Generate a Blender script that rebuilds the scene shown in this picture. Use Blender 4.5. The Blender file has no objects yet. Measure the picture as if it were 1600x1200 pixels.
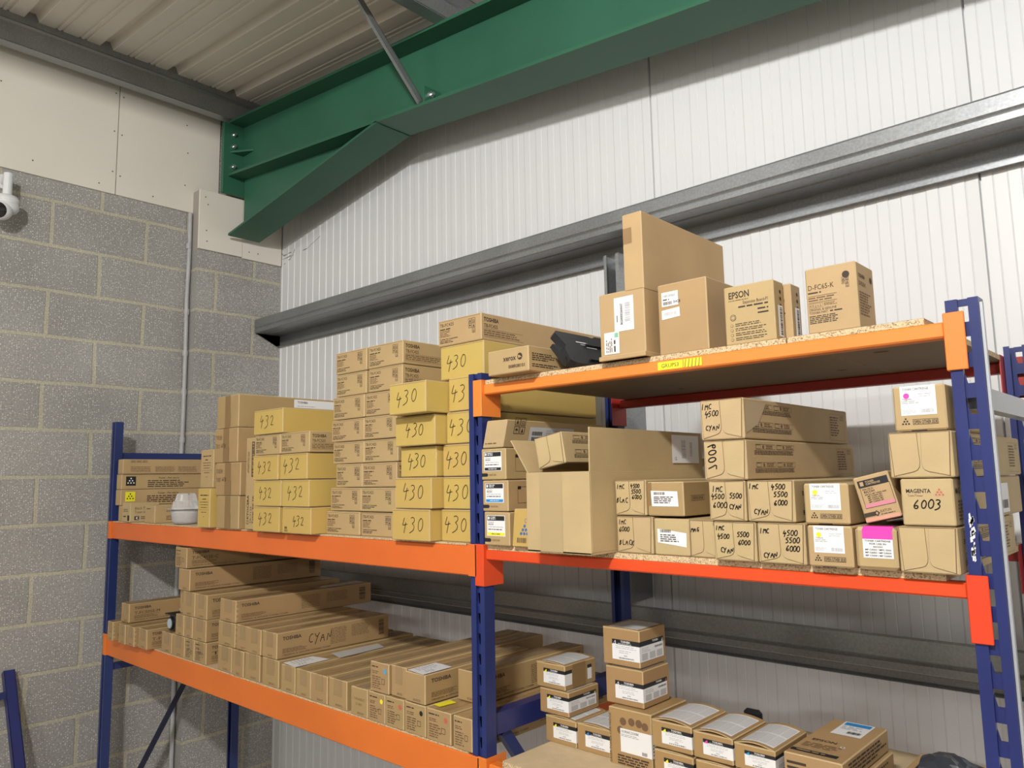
import bpy, bmesh, math, random
from mathutils import Vector, Matrix
S = bpy.context.scene
C = S.collection
R = math.radians

# ------------------------------------------------------------------ camera, world, light, exposure
cam_d = bpy.data.cameras.new('camera'); cam = bpy.data.objects.new('camera', cam_d); C.objects.link(cam)
cam_d.sensor_width = 36; cam_d.sensor_fit = 'HORIZONTAL'; cam_d.lens = 36 * 1191.5 / 1600
cr = Vector((0.7324, 0.6807, -0.0185)); cu = Vector((0.0972, -0.0776, 0.9922)); cf = Vector((-0.6739, 0.7285, 0.1230))
m = Matrix(((cr.x, cu.x, -cf.x), (cr.y, cu.y, -cf.y), (cr.z, cu.z, -cf.z))).to_4x4()
m.translation = (4.099, -1.127, 1.977)
cam.matrix_world = m
cam_d.clip_start = 0.05
S.camera = cam
S.view_settings.view_transform = 'Standard'; S.view_settings.look = 'None'
S.view_settings.gamma = 1; S.view_settings.use_curve_mapping = False
S.view_settings.exposure = 0.13

W = bpy.data.worlds.new('world'); S.world = W; W.use_nodes = True
bg = W.node_tree.nodes['Background']; bg.inputs[0].default_value = (1.0, 0.92, 0.82, 1); bg.inputs[1].default_value = 0.48

def area(name, loc, aim, sx, sy, power, col=(1, 0.985, 0.96)):
    d = bpy.data.lights.new(name, 'AREA'); d.shape = 'RECTANGLE'; d.size = sx; d.size_y = sy; d.energy = power; d.color = col
    o = bpy.data.objects.new(name, d); C.objects.link(o); o.location = loc
    o.rotation_euler = (Vector(aim) - Vector(loc)).to_track_quat('-Z', 'Y').to_euler()
    return o
# strip lamp behind the photographer and its upward spill, then two added fill lamps
area('strip_and_fill_light', (4.1, -2.3, 3.66), (2.9, 0.9, 2.5), 0.30, 0.12, 80)
area('strip_and_fill_light', (4.1, -2.3, 3.655), (1.2, 0.1, 4.3), 0.30, 0.12, 26)  # second emitter at the same lamp, added to lift the ceiling
area('strip_and_fill_light', (6.6, -5.4, 3.1), (2.6, 0.8, 1.2), 1.2, 0.15, 60)  # far fill lamp, set low and strong to brighten the lower shelves
area('strip_and_fill_light', (1.0, -4.6, 3.9), (1.6, 0.8, 1.0), 1.5, 0.15, 26)  # unseen lamp added on the left as softening fill

# ------------------------------------------------------------------ materials
MATS = {}
def mat(name, col, rough=0.6, metal=0.0, var=0.0, vscale=8.0, bump=0.0, bscale=60.0, spec=0.5, coat=0.0, stretch=None):
    if name in MATS: return MATS[name]
    M = bpy.data.materials.new(name); M.use_nodes = True; nt = M.node_tree; N = nt.nodes; L = nt.links
    b = N['Principled BSDF']; b.inputs['Roughness'].default_value = rough; b.inputs['Metallic'].default_value = metal
    b.inputs['Specular IOR Level'].default_value = spec; b.inputs['Coat Weight'].default_value = coat
    b.inputs['Base Color'].default_value = (*col, 1)
    if var or bump:
        tc = N.new('ShaderNodeTexCoord'); mp = N.new('ShaderNodeMapping'); L.new(tc.outputs['Object'], mp.inputs[0])
        if stretch: mp.inputs['Scale'].default_value = stretch
    if var:
        n = N.new('ShaderNodeTexNoise'); n.inputs['Scale'].default_value = vscale; n.inputs['Detail'].default_value = 5
        L.new(mp.outputs[0], n.inputs['Vector'])
        oi = N.new('ShaderNodeObjectInfo')
        mr = N.new('ShaderNodeMapRange'); mr.inputs['To Min'].default_value = 1 - var; mr.inputs['To Max'].default_value = 1 + var
        mr.inputs['From Min'].default_value = 0.3; mr.inputs['From Max'].default_value = 0.7
        L.new(n.outputs['Fac'], mr.inputs['Value'])
        hs = N.new('ShaderNodeHueSaturation'); hs.inputs['Color'].default_value = (*col, 1)
        L.new(mr.outputs[0], hs.inputs['Value']); L.new(hs.outputs[0], b.inputs['Base Color'])
        mm = N.new('ShaderNodeMapRange'); mm.inputs['To Min'].default_value = 0.494; mm.inputs['To Max'].default_value = 0.506
        L.new(oi.outputs['Random'], mm.inputs['Value']); L.new(mm.outputs[0], hs.inputs['Hue'])
    if bump:
        n2 = N.new('ShaderNodeTexNoise'); n2.inputs['Scale'].default_value = bscale; n2.inputs['Detail'].default_value = 4
        L.new(mp.outputs[0], n2.inputs['Vector'])
        bp = N.new('ShaderNodeBump'); bp.inputs['Strength'].default_value = bump; bp.inputs['Distance'].default_value = 0.002
        L.new(n2.outputs['Fac'], bp.inputs['Height']); L.new(bp.outputs[0], b.inputs['Normal'])
    MATS[name] = M
    return M

kraft = mat('kraft_card', (0.400, 0.265, 0.120), 0.58, var=0.10, vscale=5, bump=0.35, bscale=30, stretch=(1, 1, 1))
tan = mat('tan_card', (0.455, 0.315, 0.150), 0.6, var=0.07, vscale=6, bump=0.25, bscale=40)
light = mat('light_card', (0.485, 0.36, 0.185), 0.65, var=0.07, vscale=9, bump=0.4, bscale=50)
yell = mat('yellow_card', (0.54, 0.375, 0.105), 0.55, var=0.05, vscale=5, bump=0.2, bscale=30)
brown = mat('brown_card', (0.38, 0.235, 0.10), 0.6, var=0.06, vscale=6, bump=0.2, bscale=40)
edge = mat('worn_card_edge', (0.50, 0.37, 0.195), 0.7)
ink = mat('dark_ink', (0.045, 0.03, 0.02), 0.7)
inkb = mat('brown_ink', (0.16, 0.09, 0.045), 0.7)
marker = mat('marker_ink', (0.02, 0.015, 0.015), 0.5)
pencil = mat('thin_marker', (0.05, 0.04, 0.02), 0.6)
white = mat('white_label', (0.80, 0.80, 0.80), 0.45)
greyp = mat('grey_print', (0.42, 0.42, 0.44), 0.5)
black = mat('black_print', (0.018, 0.018, 0.02), 0.4)
cyan = mat('cyan_print', (0.02, 0.26, 0.62), 0.4)
yel = mat('yellow_print', (0.85, 0.78, 0.03), 0.4)
mag = mat('magenta_print', (0.78, 0.06, 0.42), 0.4)
pink = mat('pink_print', (0.60, 0.22, 0.28), 0.5)
red = mat('red_print', (0.55, 0.12, 0.09), 0.5)
bluep = mat('blue_print', (0.05, 0.14, 0.40), 0.5)
tape_m = mat('brown_tape', (0.26, 0.155, 0.062), 0.35)
ctape = mat('clear_tape', (0.35, 0.235, 0.11), 0.22, spec=0.6, coat=0.3, var=0.06, vscale=12)
orange = mat('orange_paint', (0.74, 0.175, 0.028), 0.33, var=0.08, vscale=3, bump=0.06, bscale=15)
orange2 = mat('bright_orange_paint', (0.84, 0.225, 0.038), 0.40, var=0.05, vscale=4)
redor = mat('red_orange_paint', (0.72, 0.07, 0.016), 0.36, var=0.05, vscale=4)
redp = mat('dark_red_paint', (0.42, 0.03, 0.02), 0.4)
blue = mat('blue_paint', (0.018, 0.030, 0.135), 0.33, var=0.12, vscale=6)
green = mat('green_paint', (0.024, 0.112, 0.064), 0.50, var=0.10, vscale=2.5, bump=0.1, bscale=10)
plaster = mat('plasterboard', (0.72, 0.68, 0.60), 0.8, var=0.03, vscale=2)
sheet = mat('roof_sheet', (0.74, 0.69, 0.61), 0.45, var=0.05, vscale=1.5)
clad = mat('white_cladding', (0.70, 0.705, 0.71), 0.38, var=0.02, vscale=1.2)
floor_m = mat('concrete_floor', (0.50, 0.47, 0.43), 0.6, var=0.1, vscale=3)
steel = mat('bolt_steel', (0.6, 0.6, 0.6), 0.3, metal=0.9)
plastic_w = mat('white_plastic', (0.75, 0.76, 0.77), 0.3)
plastic_b = mat('black_plastic', (0.012, 0.013, 0.015), 0.35, spec=0.5)
lens_m = mat('lens_glass', (0.01, 0.01, 0.012), 0.08, coat=0.8)
pipe_m = mat('grey_conduit', (0.42, 0.42, 0.43), 0.5, var=0.1, vscale=20)
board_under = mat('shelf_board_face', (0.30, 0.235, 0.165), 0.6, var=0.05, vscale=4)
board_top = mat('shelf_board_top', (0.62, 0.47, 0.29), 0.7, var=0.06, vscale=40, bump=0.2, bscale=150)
greym = mat('grey_brace_paint', (0.45, 0.47, 0.50), 0.4, metal=0.3)

def galv():
    M = bpy.data.materials.new('galvanised_steel'); M.use_nodes = True; N = M.node_tree.nodes; L = M.node_tree.links
    b = N['Principled BSDF']; b.inputs['Metallic'].default_value = 0.65; b.inputs['Roughness'].default_value = 0.42
    tc = N.new('ShaderNodeTexCoord'); v = N.new('ShaderNodeTexNoise'); v.inputs['Scale'].default_value = 140; v.inputs['Detail'].default_value = 3
    L.new(tc.outputs['Object'], v.inputs['Vector'])
    n = N.new('ShaderNodeTexNoise'); n.inputs['Scale'].default_value = 5; L.new(tc.outputs['Object'], n.inputs['Vector'])
    r = N.new('ShaderNodeValToRGB'); r.color_ramp.elements[0].position = 0.35; r.color_ramp.elements[1].position = 0.68
    r.color_ramp.elements[0].color = (0.26, 0.27, 0.275, 1); r.color_ramp.elements[1].color = (0.36, 0.375, 0.385, 1)
    mx = N.new('ShaderNodeMix'); mx.inputs[0].default_value = 0.6; L.new(v.outputs['Fac'], mx.inputs[3]); L.new(n.outputs['Fac'], mx.inputs[2])
    L.new(mx.outputs[0], r.inputs[0]); L.new(r.outputs[0], b.inputs['Base Color'])
    mr = N.new('ShaderNodeMapRange'); mr.inputs['To Min'].default_value = 0.30; mr.inputs['To Max'].default_value = 0.42
    L.new(v.outputs['Fac'], mr.inputs['Value']); L.new(mr.outputs[0], b.inputs['Roughness'])
    return M
galv = galv()

def chip():
    M = bpy.data.materials.new('chipboard'); M.use_nodes = True; N = M.node_tree.nodes; L = M.node_tree.links
    b = N['Principled BSDF']; b.inputs['Roughness'].default_value = 0.75
    tc = N.new('ShaderNodeTexCoord'); v = N.new('ShaderNodeTexVoronoi'); v.inputs['Scale'].default_value = 480
    L.new(tc.outputs['Object'], v.inputs['Vector'])
    r = N.new('ShaderNodeValToRGB'); e = r.color_ramp.elements
    e[0].position = 0.0; e[0].color = (0.22, 0.13, 0.06, 1); e[1].position = 1.0; e[1].color = (0.72, 0.55, 0.34, 1)
    e2 = e.new(0.3); e2.color = (0.56, 0.41, 0.23, 1)
    sx = N.new('ShaderNodeSeparateColor'); L.new(v.outputs['Color'], sx.inputs[0]); L.new(sx.outputs[0], r.inputs[0]); L.new(r.outputs[0], b.inputs['Base Color'])
    return M
chip = chip()

def blockmat():
    M = bpy.data.materials.new('concrete_block'); M.use_nodes = True; N = M.node_tree.nodes; L = M.node_tree.links
    b = N['Principled BSDF']; b.inputs['Roughness'].default_value = 0.85
    tc = N.new('ShaderNodeTexCoord'); sp = N.new('ShaderNodeSeparateXYZ'); L.new(tc.outputs['Object'], sp.inputs[0])
    cb = N.new('ShaderNodeCombineXYZ'); L.new(sp.outputs['Y'], cb.inputs[0]); L.new(sp.outputs['Z'], cb.inputs[1])
    # wobble so that the joints are not ruler straight
    wn = N.new('ShaderNodeTexNoise'); wn.inputs['Scale'].default_value = 3.5; wn.inputs['Detail'].default_value = 3; L.new(tc.outputs['Object'], wn.inputs['Vector'])
    ws = N.new('ShaderNodeVectorMath'); ws.operation = 'SUBTRACT'; ws.inputs[1].default_value = (0.5, 0.5, 0.5); L.new(wn.outputs['Color'], ws.inputs[0])
    wm = N.new('ShaderNodeVectorMath'); wm.operation = 'MULTIPLY'; wm.inputs[1].default_value = (0.018, 0.012, 0); L.new(ws.outputs[0], wm.inputs[0])
    wa = N.new('ShaderNodeVectorMath'); wa.operation = 'ADD'; L.new(cb.outputs[0], wa.inputs[0]); L.new(wm.outputs[0], wa.inputs[1])
    ad = N.new('ShaderNodeVectorMath'); ad.operation = 'ADD'; ad.inputs[1].default_value = (4.725, 0.0, 0); L.new(wa.outputs[0], ad.inputs[0])
    br = N.new('ShaderNodeTexBrick'); br.inputs['Scale'].default_value = 1.0; br.inputs['Mortar Size'].default_value = 0.010
    br.inputs['Mortar Smooth'].default_value = 0.25; br.inputs['Bias'].default_value = 0
    br.inputs['Brick Width'].default_value = 0.45; br.inputs['Row Height'].default_value = 0.225; br.offset = 0.5; br.offset_frequency = 2
    br.inputs['Color1'].default_value = (0.325, 0.315, 0.295, 1); br.inputs['Color2'].default_value = (0.36, 0.35, 0.33, 1)
    br.inputs['Mortar'].default_value = (0.47, 0.44, 0.34, 1)
    L.new(ad.outputs[0], br.inputs['Vector'])
    # aggregate: pale specks and darker pits
    v = N.new('ShaderNodeTexVoronoi'); v.inputs['Scale'].default_value = 105; v.voronoi_dimensions = '2D'; L.new(cb.outputs[0], v.inputs['Vector'])
    lt = N.new('ShaderNodeMath'); lt.operation = 'LESS_THAN'; lt.inputs[1].default_value = 0.20; L.new(v.outputs['Distance'], lt.inputs[0])
    sc = N.new('ShaderNodeSeparateColor'); L.new(v.outputs['Color'], sc.inputs[0])
    gt = N.new('ShaderNodeMath'); gt.operation = 'GREATER_THAN'; gt.inputs[1].default_value = 0.72; L.new(sc.outputs[0], gt.inputs[0])
    mu = N.new('ShaderNodeMath'); mu.operation = 'MULTIPLY'; L.new(lt.outputs[0], mu.inputs[0]); L.new(gt.outputs[0], mu.inputs[1])
    inv = N.new('ShaderNodeMath'); inv.operation = 'SUBTRACT'; inv.inputs[0].default_value = 1.0; L.new(br.outputs['Fac'], inv.inputs[1])
    mu2 = N.new('ShaderNodeMath'); mu2.operation = 'MULTIPLY'; L.new(mu.outputs[0], mu2.inputs[0]); L.new(inv.outputs[0], mu2.inputs[1])
    n = N.new('ShaderNodeTexNoise'); n.inputs['Scale'].default_value = 120; n.inputs['Detail'].default_value = 6; L.new(tc.outputs['Object'], n.inputs['Vector'])
    n3 = N.new('ShaderNodeTexNoise'); n3.inputs['Scale'].default_value = 2.2; n3.inputs['Detail'].default_value = 4; L.new(tc.outputs['Object'], n3.inputs['Vector'])
    mr = N.new('ShaderNodeMapRange'); mr.inputs['From Min'].default_value = 0.3; mr.inputs['From Max'].default_value = 0.7
    mr.inputs['To Min'].default_value = 0.76; mr.inputs['To Max'].default_value = 1.2; L.new(n.outputs['Fac'], mr.inputs['Value'])
    mr3 = N.new('ShaderNodeMapRange'); mr3.inputs['From Min'].default_value = 0.3; mr3.inputs['From Max'].default_value = 0.7
    mr3.inputs['To Min'].default_value = 0.88; mr3.inputs['To Max'].default_value = 1.12; L.new(n3.outputs['Fac'], mr3.inputs['Value'])
    mm = N.new('ShaderNodeMath'); mm.operation = 'MULTIPLY'; L.new(mr.outputs[0], mm.inputs[0]); L.new(mr3.outputs[0], mm.inputs[1])
    hs = N.new('ShaderNodeHueSaturation'); L.new(br.outputs['Color'], hs.inputs['Color']); L.new(mm.outputs[0], hs.inputs['Value'])
    mx = N.new('ShaderNodeMix'); mx.data_type = 'RGBA'; L.new(mu2.outputs[0], mx.inputs[0]); L.new(hs.outputs[0], mx.inputs[6]); mx.inputs[7].default_value = (0.78, 0.77, 0.72, 1)
    L.new(mx.outputs[2], b.inputs['Base Color'])
    h = N.new('ShaderNodeMath'); h.operation = 'MULTIPLY_ADD'; L.new(br.outputs['Fac'], h.inputs[0]); h.inputs[1].default_value = -1.6; L.new(n.outputs['Fac'], h.inputs[2])
    bp = N.new('ShaderNodeBump'); bp.inputs['Strength'].default_value = 0.55; bp.inputs['Distance'].default_value = 0.004
    L.new(h.outputs[0], bp.inputs['Height']); L.new(bp.outputs[0], b.inputs['Normal'])
    return M
block = blockmat()

def clear_plastic():
    M = bpy.data.materials.new('clear_plastic'); M.use_nodes = True; b = M.node_tree.nodes['Principled BSDF']
    b.inputs['Base Color'].default_value = (0.92, 0.93, 0.95, 1); b.inputs['Roughness'].default_value = 0.12
    b.inputs['Transmission Weight'].default_value = 0.72; b.inputs['IOR'].default_value = 1.25
    return M
clearp = clear_plastic()

# ------------------------------------------------------------------ geometry helpers
TEXT = {}
def text_polys(s, bold):
    k = (s, bold)
    if k in TEXT: return TEXT[k]
    cd = bpy.data.curves.new('t', 'FONT'); cd.body = s; cd.size = 1.0; cd.resolution_u = 2; cd.offset = 0.022 if bold else 0.0
    o = bpy.data.objects.new('t', cd); C.objects.link(o)
    dg = bpy.context.evaluated_depsgraph_get(); me = bpy.data.meshes.new_from_object(o.evaluated_get(dg))
    vs = [(v.co.x, v.co.y) for v in me.vertices]; fs = [tuple(p.vertices) for p in me.polygons]
    w = max([v[0] for v in vs] or [0])
    bpy.data.objects.remove(o); bpy.data.curves.remove(cd); bpy.data.meshes.remove(me)
    TEXT[k] = (vs, fs, w)
    return TEXT[k]

GL = {  # handwriting strokes in a 1-high box
 '0': [[(.3, .95), (.1, .75), (.05, .4), (.15, .08), (.38, .05), (.55, .35), (.55, .7), (.42, .95), (.25, .93)]],
 '1': [[(.2, .95), (.2, .02)]],
 '2': [[(.05, .75), (.2, .95), (.42, .92), (.5, .7), (.35, .4), (.12, .08), (.3, .1), (.6, .08)]],
 '3': [[(.08, .9), (.3, .97), (.48, .82), (.42, .62), (.2, .52), (.42, .42), (.48, .2), (.3, .0), (.0, -.12)]],
 '4': [[(.20, .98), (.08, .62), (.02, .42), (.26, .44), (.58, .52)], [(.40, .66), (.34, .28), (.26, -.16)]],
 '5': [[(.5, .95), (.15, .9), (.1, .55), (.35, .58), (.48, .35), (.38, .08), (.08, .02)]],
 '6': [[(.42, .95), (.12, .55), (.05, .2), (.25, .02), (.48, .15), (.42, .4), (.12, .32)]],
 '7': [[(.02, .9), (.5, .93), (.3, .4), (.18, .0)]],
 '9': [[(.45, .8), (.2, .95), (.05, .7), (.25, .5), (.48, .8), (.42, .4), (.3, .0)]],
 'I': [[(.15, .95), (.12, .02)]], 'M': [[(.0, .0), (.08, .95), (.28, .35), (.48, .95), (.55, .0)]],
 'C': [[(.5, .85), (.25, .92), (.05, .5), (.2, .06), (.52, .12)]], 'Y': [[(.0, .9), (.22, .5), (.5, .92)], [(.35, .65), (.12, -.1)]],
 'A': [[(.0, .0), (.25, .92), (.5, .0)], [(.1, .35), (.42, .38)]], 'N': [[(.02, .0), (.08, .92), (.42, .08), (.5, .95)]],
 'B': [[(.05, .0), (.08, .95), (.4, .8), (.12, .52), (.45, .3), (.05, .0)]], 'L': [[(.08, .95), (.05, .05), (.45, .08)]],
 'K': [[(.05, .95), (.05, .0)], [(.45, .9), (.08, .45), (.48, .0)]], 'T': [[(.0, .9), (.5, .93)], [(.25, .9), (.22, .0)]],
 'O': [[(.3, .95), (.05, .6), (.15, .05), (.45, .1), (.5, .6), (.28, .93)]], 'S': [[(.48, .85), (.2, .92), (.1, .6), (.42, .4), (.35, .05), (.02, .08)]],
 'G': [[(.5, .85), (.22, .92), (.05, .45), (.25, .04), (.48, .2), (.48, .45), (.3, .42)]], 'W': [[(.0, .9), (.12, .05), (.28, .6), (.42, .05), (.58, .95)]],
 'i': [[(.2, .6), (.2, .0)]], 'R': [[(.05, .0), (.08, .95), (.42, .8), (.12, .5), (.5, .0)]], 'H': [[(.05, .95), (.05, 0)], [(.5, .95), (.5, 0)], [(.05, .5), (.5, .5)]],
}

class Geo:
    """collects polygons with materials; build() links them as one mesh object"""
    def __init__(s): s.v = []; s.f = []; s.mi = []; s.mats = []
    def idx(s, m):
        if m not in s.mats: s.mats.append(m)
        return s.mats.index(m)
    def poly(s, pts, m):
        n = len(s.v); s.v += [tuple(p) for p in pts]; s.f.append(tuple(range(n, n + len(pts)))); s.mi.append(s.idx(m))
    def mesh(s, vs, fs, m):
        n = len(s.v); s.v += [tuple(p) for p in vs]; k = s.idx(m)
        for f in fs: s.f.append(tuple(i + n for i in f)); s.mi.append(k)
    def box(s, x0, x1, y0, y1, z0, z1, m, xf=None, bev=0.0, em=None):
        em = em or m
        if bev <= 0:
            vs = [Vector((x, y, z)) for x in (x0, x1) for y in (y0, y1) for z in (z0, z1)]
            fs = [(0, 1, 3, 2), (4, 6, 7, 5), (0, 4, 5, 1), (2, 3, 7, 6), (0, 2, 6, 4), (1, 5, 7, 3)]
            if xf: vs = [xf(p) for p in vs]
            s.mesh(vs, fs, m); return
        bm = bmesh.new(); r = bmesh.ops.create_cube(bm, size=1.0)
        for v in bm.verts: v.co = Vector(((x0 + x1) / 2 + v.co.x * (x1 - x0), (y0 + y1) / 2 + v.co.y * (y1 - y0), (z0 + z1) / 2 + v.co.z * (z1 - z0)))
        bmesh.ops.bevel(bm, geom=list(bm.edges), offset=bev, segments=1, affect='EDGES', profile=0.5)
        bm.verts.index_update(); vs = [v.co.copy() for v in bm.verts]
        if xf: vs = [xf(p) for p in vs]
        big = [tuple(v.index for v in f.verts) for f in bm.faces if f.calc_area() > 5 * bev * bev and len(f.verts) == 4 and max(abs(f.normal.x), abs(f.normal.y), abs(f.normal.z)) > 0.99]
        sm = [tuple(v.index for v in f.verts) for f in bm.faces if tuple(v.index for v in f.verts) not in big]
        n = len(s.v); s.v += [tuple(p) for p in vs]
        for fs, mm in ((big, m), (sm, em)):
            k = s.idx(mm)
            for f in fs: s.f.append(tuple(i + n for i in f)); s.mi.append(k)
        bm.free()
    def cyl(s, p0, p1, r, m, n=12, r2=None, cap=True):
        p0 = Vector(p0); p1 = Vector(p1); d = (p1 - p0).normalized(); a = d.orthogonal().normalized(); b = d.cross(a)
        r2 = r if r2 is None else r2
        vs = [p0 + (a * math.cos(t) + b * math.sin(t)) * r for t in [2 * math.pi * i / n for i in range(n)]]
        vs += [p1 + (a * math.cos(t) + b * math.sin(t)) * r2 for t in [2 * math.pi * i / n for i in range(n)]]
        fs = [(i, (i + 1) % n, n + (i + 1) % n, n + i) for i in range(n)]
        if cap: fs += [tuple(range(n))[::-1], tuple(range(n, 2 * n))]
        s.mesh(vs, fs, m)
    def lathe(s, prof, c, m, n=28, ax=None):
        vs = []; fs = []; k = len(prof); c = Vector(c)
        q = Vector((0, 0, 1)).rotation_difference(Vector(ax)).to_matrix() if ax else Matrix.Identity(3)
        for i in range(n):
            t = 2 * math.pi * i / n
            for r, z in prof: vs.append(c + q @ Vector((r * math.cos(t), r * math.sin(t), z)))
        for i in range(n):
            for j in range(k - 1): fs.append((i * k + j, ((i + 1) % n) * k + j, ((i + 1) % n) * k + j + 1, i * k + j + 1))
        s.mesh(vs, fs, m)
    def prism(s, prof, axis, a0, a1, m):
        """closed profile swept along axis ('x': prof=(y,z); 'y': prof=(x,z); 'z': prof=(x,y))"""
        def P(p, a): return {'x': (a, p[0], p[1]), 'y': (p[0], a, p[1]), 'z': (p[0], p[1], a)}[axis]
        n = len(prof); vs = [P(p, a0) for p in prof] + [P(p, a1) for p in prof]
        s.mesh(vs, [(i, (i + 1) % n, n + (i + 1) % n, n + i) for i in range(n)], m)
        s.poly([P(p, a0) for p in prof], m); s.poly([P(p, a1) for p in prof][::-1], m)
    # --- printing on a face. fm(u, v, off) -> 3D
    def quad(s, fm, u0, v0, u1, v1, m, off=0.0005): s.poly([fm(u0, v0, off), fm(u1, v0, off), fm(u1, v1, off), fm(u0, v1, off)], m)
    def frame(s, fm, u0, v0, u1, v1, t, m, off=0.0005):
        s.quad(fm, u0, v0, u1, v0 + t, m, off); s.quad(fm, u0, v1 - t, u1, v1, m, off); s.quad(fm, u0, v0 + t, u0 + t, v1 - t, m, off); s.quad(fm, u1 - t, v0 + t, u1, v1 - t, m, off)
    def text(s, fm, st, u, v, h, m, bold=False, width=None, rot=0, off=0.0005, align='l'):
        vs, fs, w = text_polys(st, bold); k = h / 0.70; kx = k if width is None else width / max(w, 1e-6)
        o = {'l': 0, 'c': -w * kx / 2, 'r': -w * kx}[align]
        ca, sa = math.cos(R(rot)), math.sin(R(rot))
        out = []
        for x, y in vs:
            x = x * kx + o; y = y * k; out.append(fm(u + x * ca - y * sa, v + x * sa + y * ca, off))
        s.mesh(out, fs, m)
    def greek(s, fm, u0, v0, u1, v1, rows, m, rnd, off=0.0005, fill=0.5, ragged=0.3):
        rh = (v1 - v0) / rows
        for i in range(rows):
            y = v1 - (i + 1) * rh + rh * 0.25; end = u1 - (u1 - u0) * rnd.random() * ragged; x = u0
            while x < end - rh * 0.4:
                w = min(rh * (0.8 + rnd.random() * 3.2), end - x); s.quad(fm, x, y, x + w, y + rh * fill, m, off); x += w + rh * 0.5
    def hand(s, fm, st, u, v, h, m, rnd, t=0.0016, off=0.0008, slant=0.12, gap=0.72):
        x = u
        for ch in st:
            if ch == ' ': x += h * 0.5; continue
            jy = (rnd.random() - .5) * h * .12; k = h * (0.92 + rnd.random() * .16)
            for ln in GL.get(ch, []):
                pts = [Vector((x + (p[0] + slant * p[1]) * k, v + jy + p[1] * k)) for p in ln]
                # round the corners of the pen path
                sm = [pts[0]]
                for a, b in zip(pts, pts[1:]): sm += [a.lerp(b, .3), a.lerp(b, .7)]
                sm.append(pts[-1])
                for a, b in zip(sm, sm[1:]):
                    d = b - a
                    if d.length < 1e-6: continue
                    d = d.normalized(); nn = Vector((-d.y, d.x)) * t / 2; a2 = a - d * t * .3; b2 = b + d * t * .3
                    s.poly([fm(*(a2 - nn), off), fm(*(b2 - nn), off), fm(*(b2 + nn), off), fm(*(a2 + nn), off)], m)
            x += h * gap * (0.9 + rnd.random() * .2)
    def disc(s, fm, u, v, r, m, off=0.0006, n=18): s.poly([fm(u + r * math.cos(2 * math.pi * i / n), v + r * math.sin(2 * math.pi * i / n), off) for i in range(n)], m)
    def bars(s, fm, u0, v0, u1, v1, m, rnd, off=0.0006, vert=False):
        x = u0 if not vert else v0; e = u1 if not vert else v1; un = (e - x) / 38
        while x < e:
            w = un * rnd.choice((.6, 1, 1.5)); q = min(x + w, e)
            if vert: s.quad(fm, u0, x, u1, q, m, off)
            else: s.quad(fm, x, v0, q, v1, m, off)
            x = q + un * rnd.choice((.6, 1, 1.4))
    def build(s, name, parent=None, smooth=False):
        me = bpy.data.meshes.new(name); me.from_pydata(s.v, [], s.f)
        for m in s.mats: me.materials.append(m)
        me.polygons.foreach_set('material_index', s.mi)
        if smooth: me.polygons.foreach_set('use_smooth', [True] * len(s.f))
        me.update(); o = bpy.data.objects.new(name, me); C.objects.link(o)
        if parent: o.parent = parent
        return o

def tag(o, label=None, cat=None, group=None, kind=None):
    if label: o['label'] = label
    if cat: o['category'] = cat
    if group: o['group'] = group
    if kind: o['kind'] = kind
    return o
def empty(name, loc=(0, 0, 0), rot=None):
    o = bpy.data.objects.new(name, None); C.objects.link(o); o.location = loc; o.empty_display_size = 0.05
    if rot: o.rotation_euler = rot
    return o

# ------------------------------------------------------------------ the room
def struct(g, name): return tag(g.build(name), kind='structure')
g = Geo(); g.box(-0.2, 0.0, -5.0, 1.35, 0, 4.3, block); struct(g, 'wall_left')
g = Geo(); g.box(0.0, 0.085, 0.69 - .124, 1.199 - .124, 0, 3.262, block); struct(g, 'wall_pilaster').location.y = .124
g = Geo(); g.box(-0.2, 9.0, -7.0, 1.4, -0.1, 0, floor_m); struct(g, 'floor')
# micro-ribbed insulated cladding
g = Geo(); xs = []
x = 0.0; p = 0.0658; k0 = 3.061 - 46 * p
prof = [(-0.1, 0.0)]
k = 0
while k0 + k * p < 8.5:
    a = k0 + k * p; b_ = a + 0.0335
    prof += [(a - 0.0028, 0.0), (a - 0.0004, 0.0030), (a + 0.0018, 0.0014), (b_ - 0.0024, 0.0014), (b_ + 0.0022, -0.0002)]
    k += 1
prof = [q for q in prof if q[0] > -0.05]
# deep joints between the panels
joints = [2.672, 3.688, 4.704, 5.72]
pts = []
for x, d in prof:
    if any(abs(x - j) < 0.006 for j in joints): continue
    pts.append((x, 1.2 + d))
for j in joints: pts += [(j - 0.0035, 1.2), (j - 0.0012, 1.214), (j + 0.0012, 1.214), (j + 0.0035, 1.2)]
pts.sort(key=lambda q: q[0])
vs = [(x, y, 0) for x, y in pts] + [(x, y, 4.25 - 0.109 * max(x, 0)) for x, y in pts]; n = len(pts)
g.mesh(vs, [(i, i + 1, n + i + 1, n + i) for i in range(n - 1)], clad)
g.box(-0.1, 8.6, 1.22, 1.32, 0, 3.4, clad); struct(g, 'wall_back')
# profiled roof sheets, ribs running down the slope
g = Geo(); pr = []
y = -6.9 + 0.006; y0 = 0.126 - 0.333 * 21
for k in range(25):
    a = y0 + k * 0.333
    pr += [(a, 0.0), (a + .014, 0.036), (a + .046, 0.036), (a + .062, 0.0)]
    for c_ in (.13, .155, .235, .26): pr += [(a + c_, 0.0), (a + c_ + .004, .006), (a + c_ + .010, .006), (a + c_ + .014, 0.0)]
pr = [q for q in pr if q[0] < 1.26]
def cz(x): return 4.185 - 0.109 * (x - 0.1)
vs = [(-0.15, a, cz(-.15) + h) for a, h in pr] + [(9.0, a, cz(9.0) + h) for a, h in pr]; n = len(pr)
g.mesh(vs, [(i, i + 1, n + i + 1, n + i) for i in range(n - 1)], sheet)
struct(g, 'ceiling')
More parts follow.
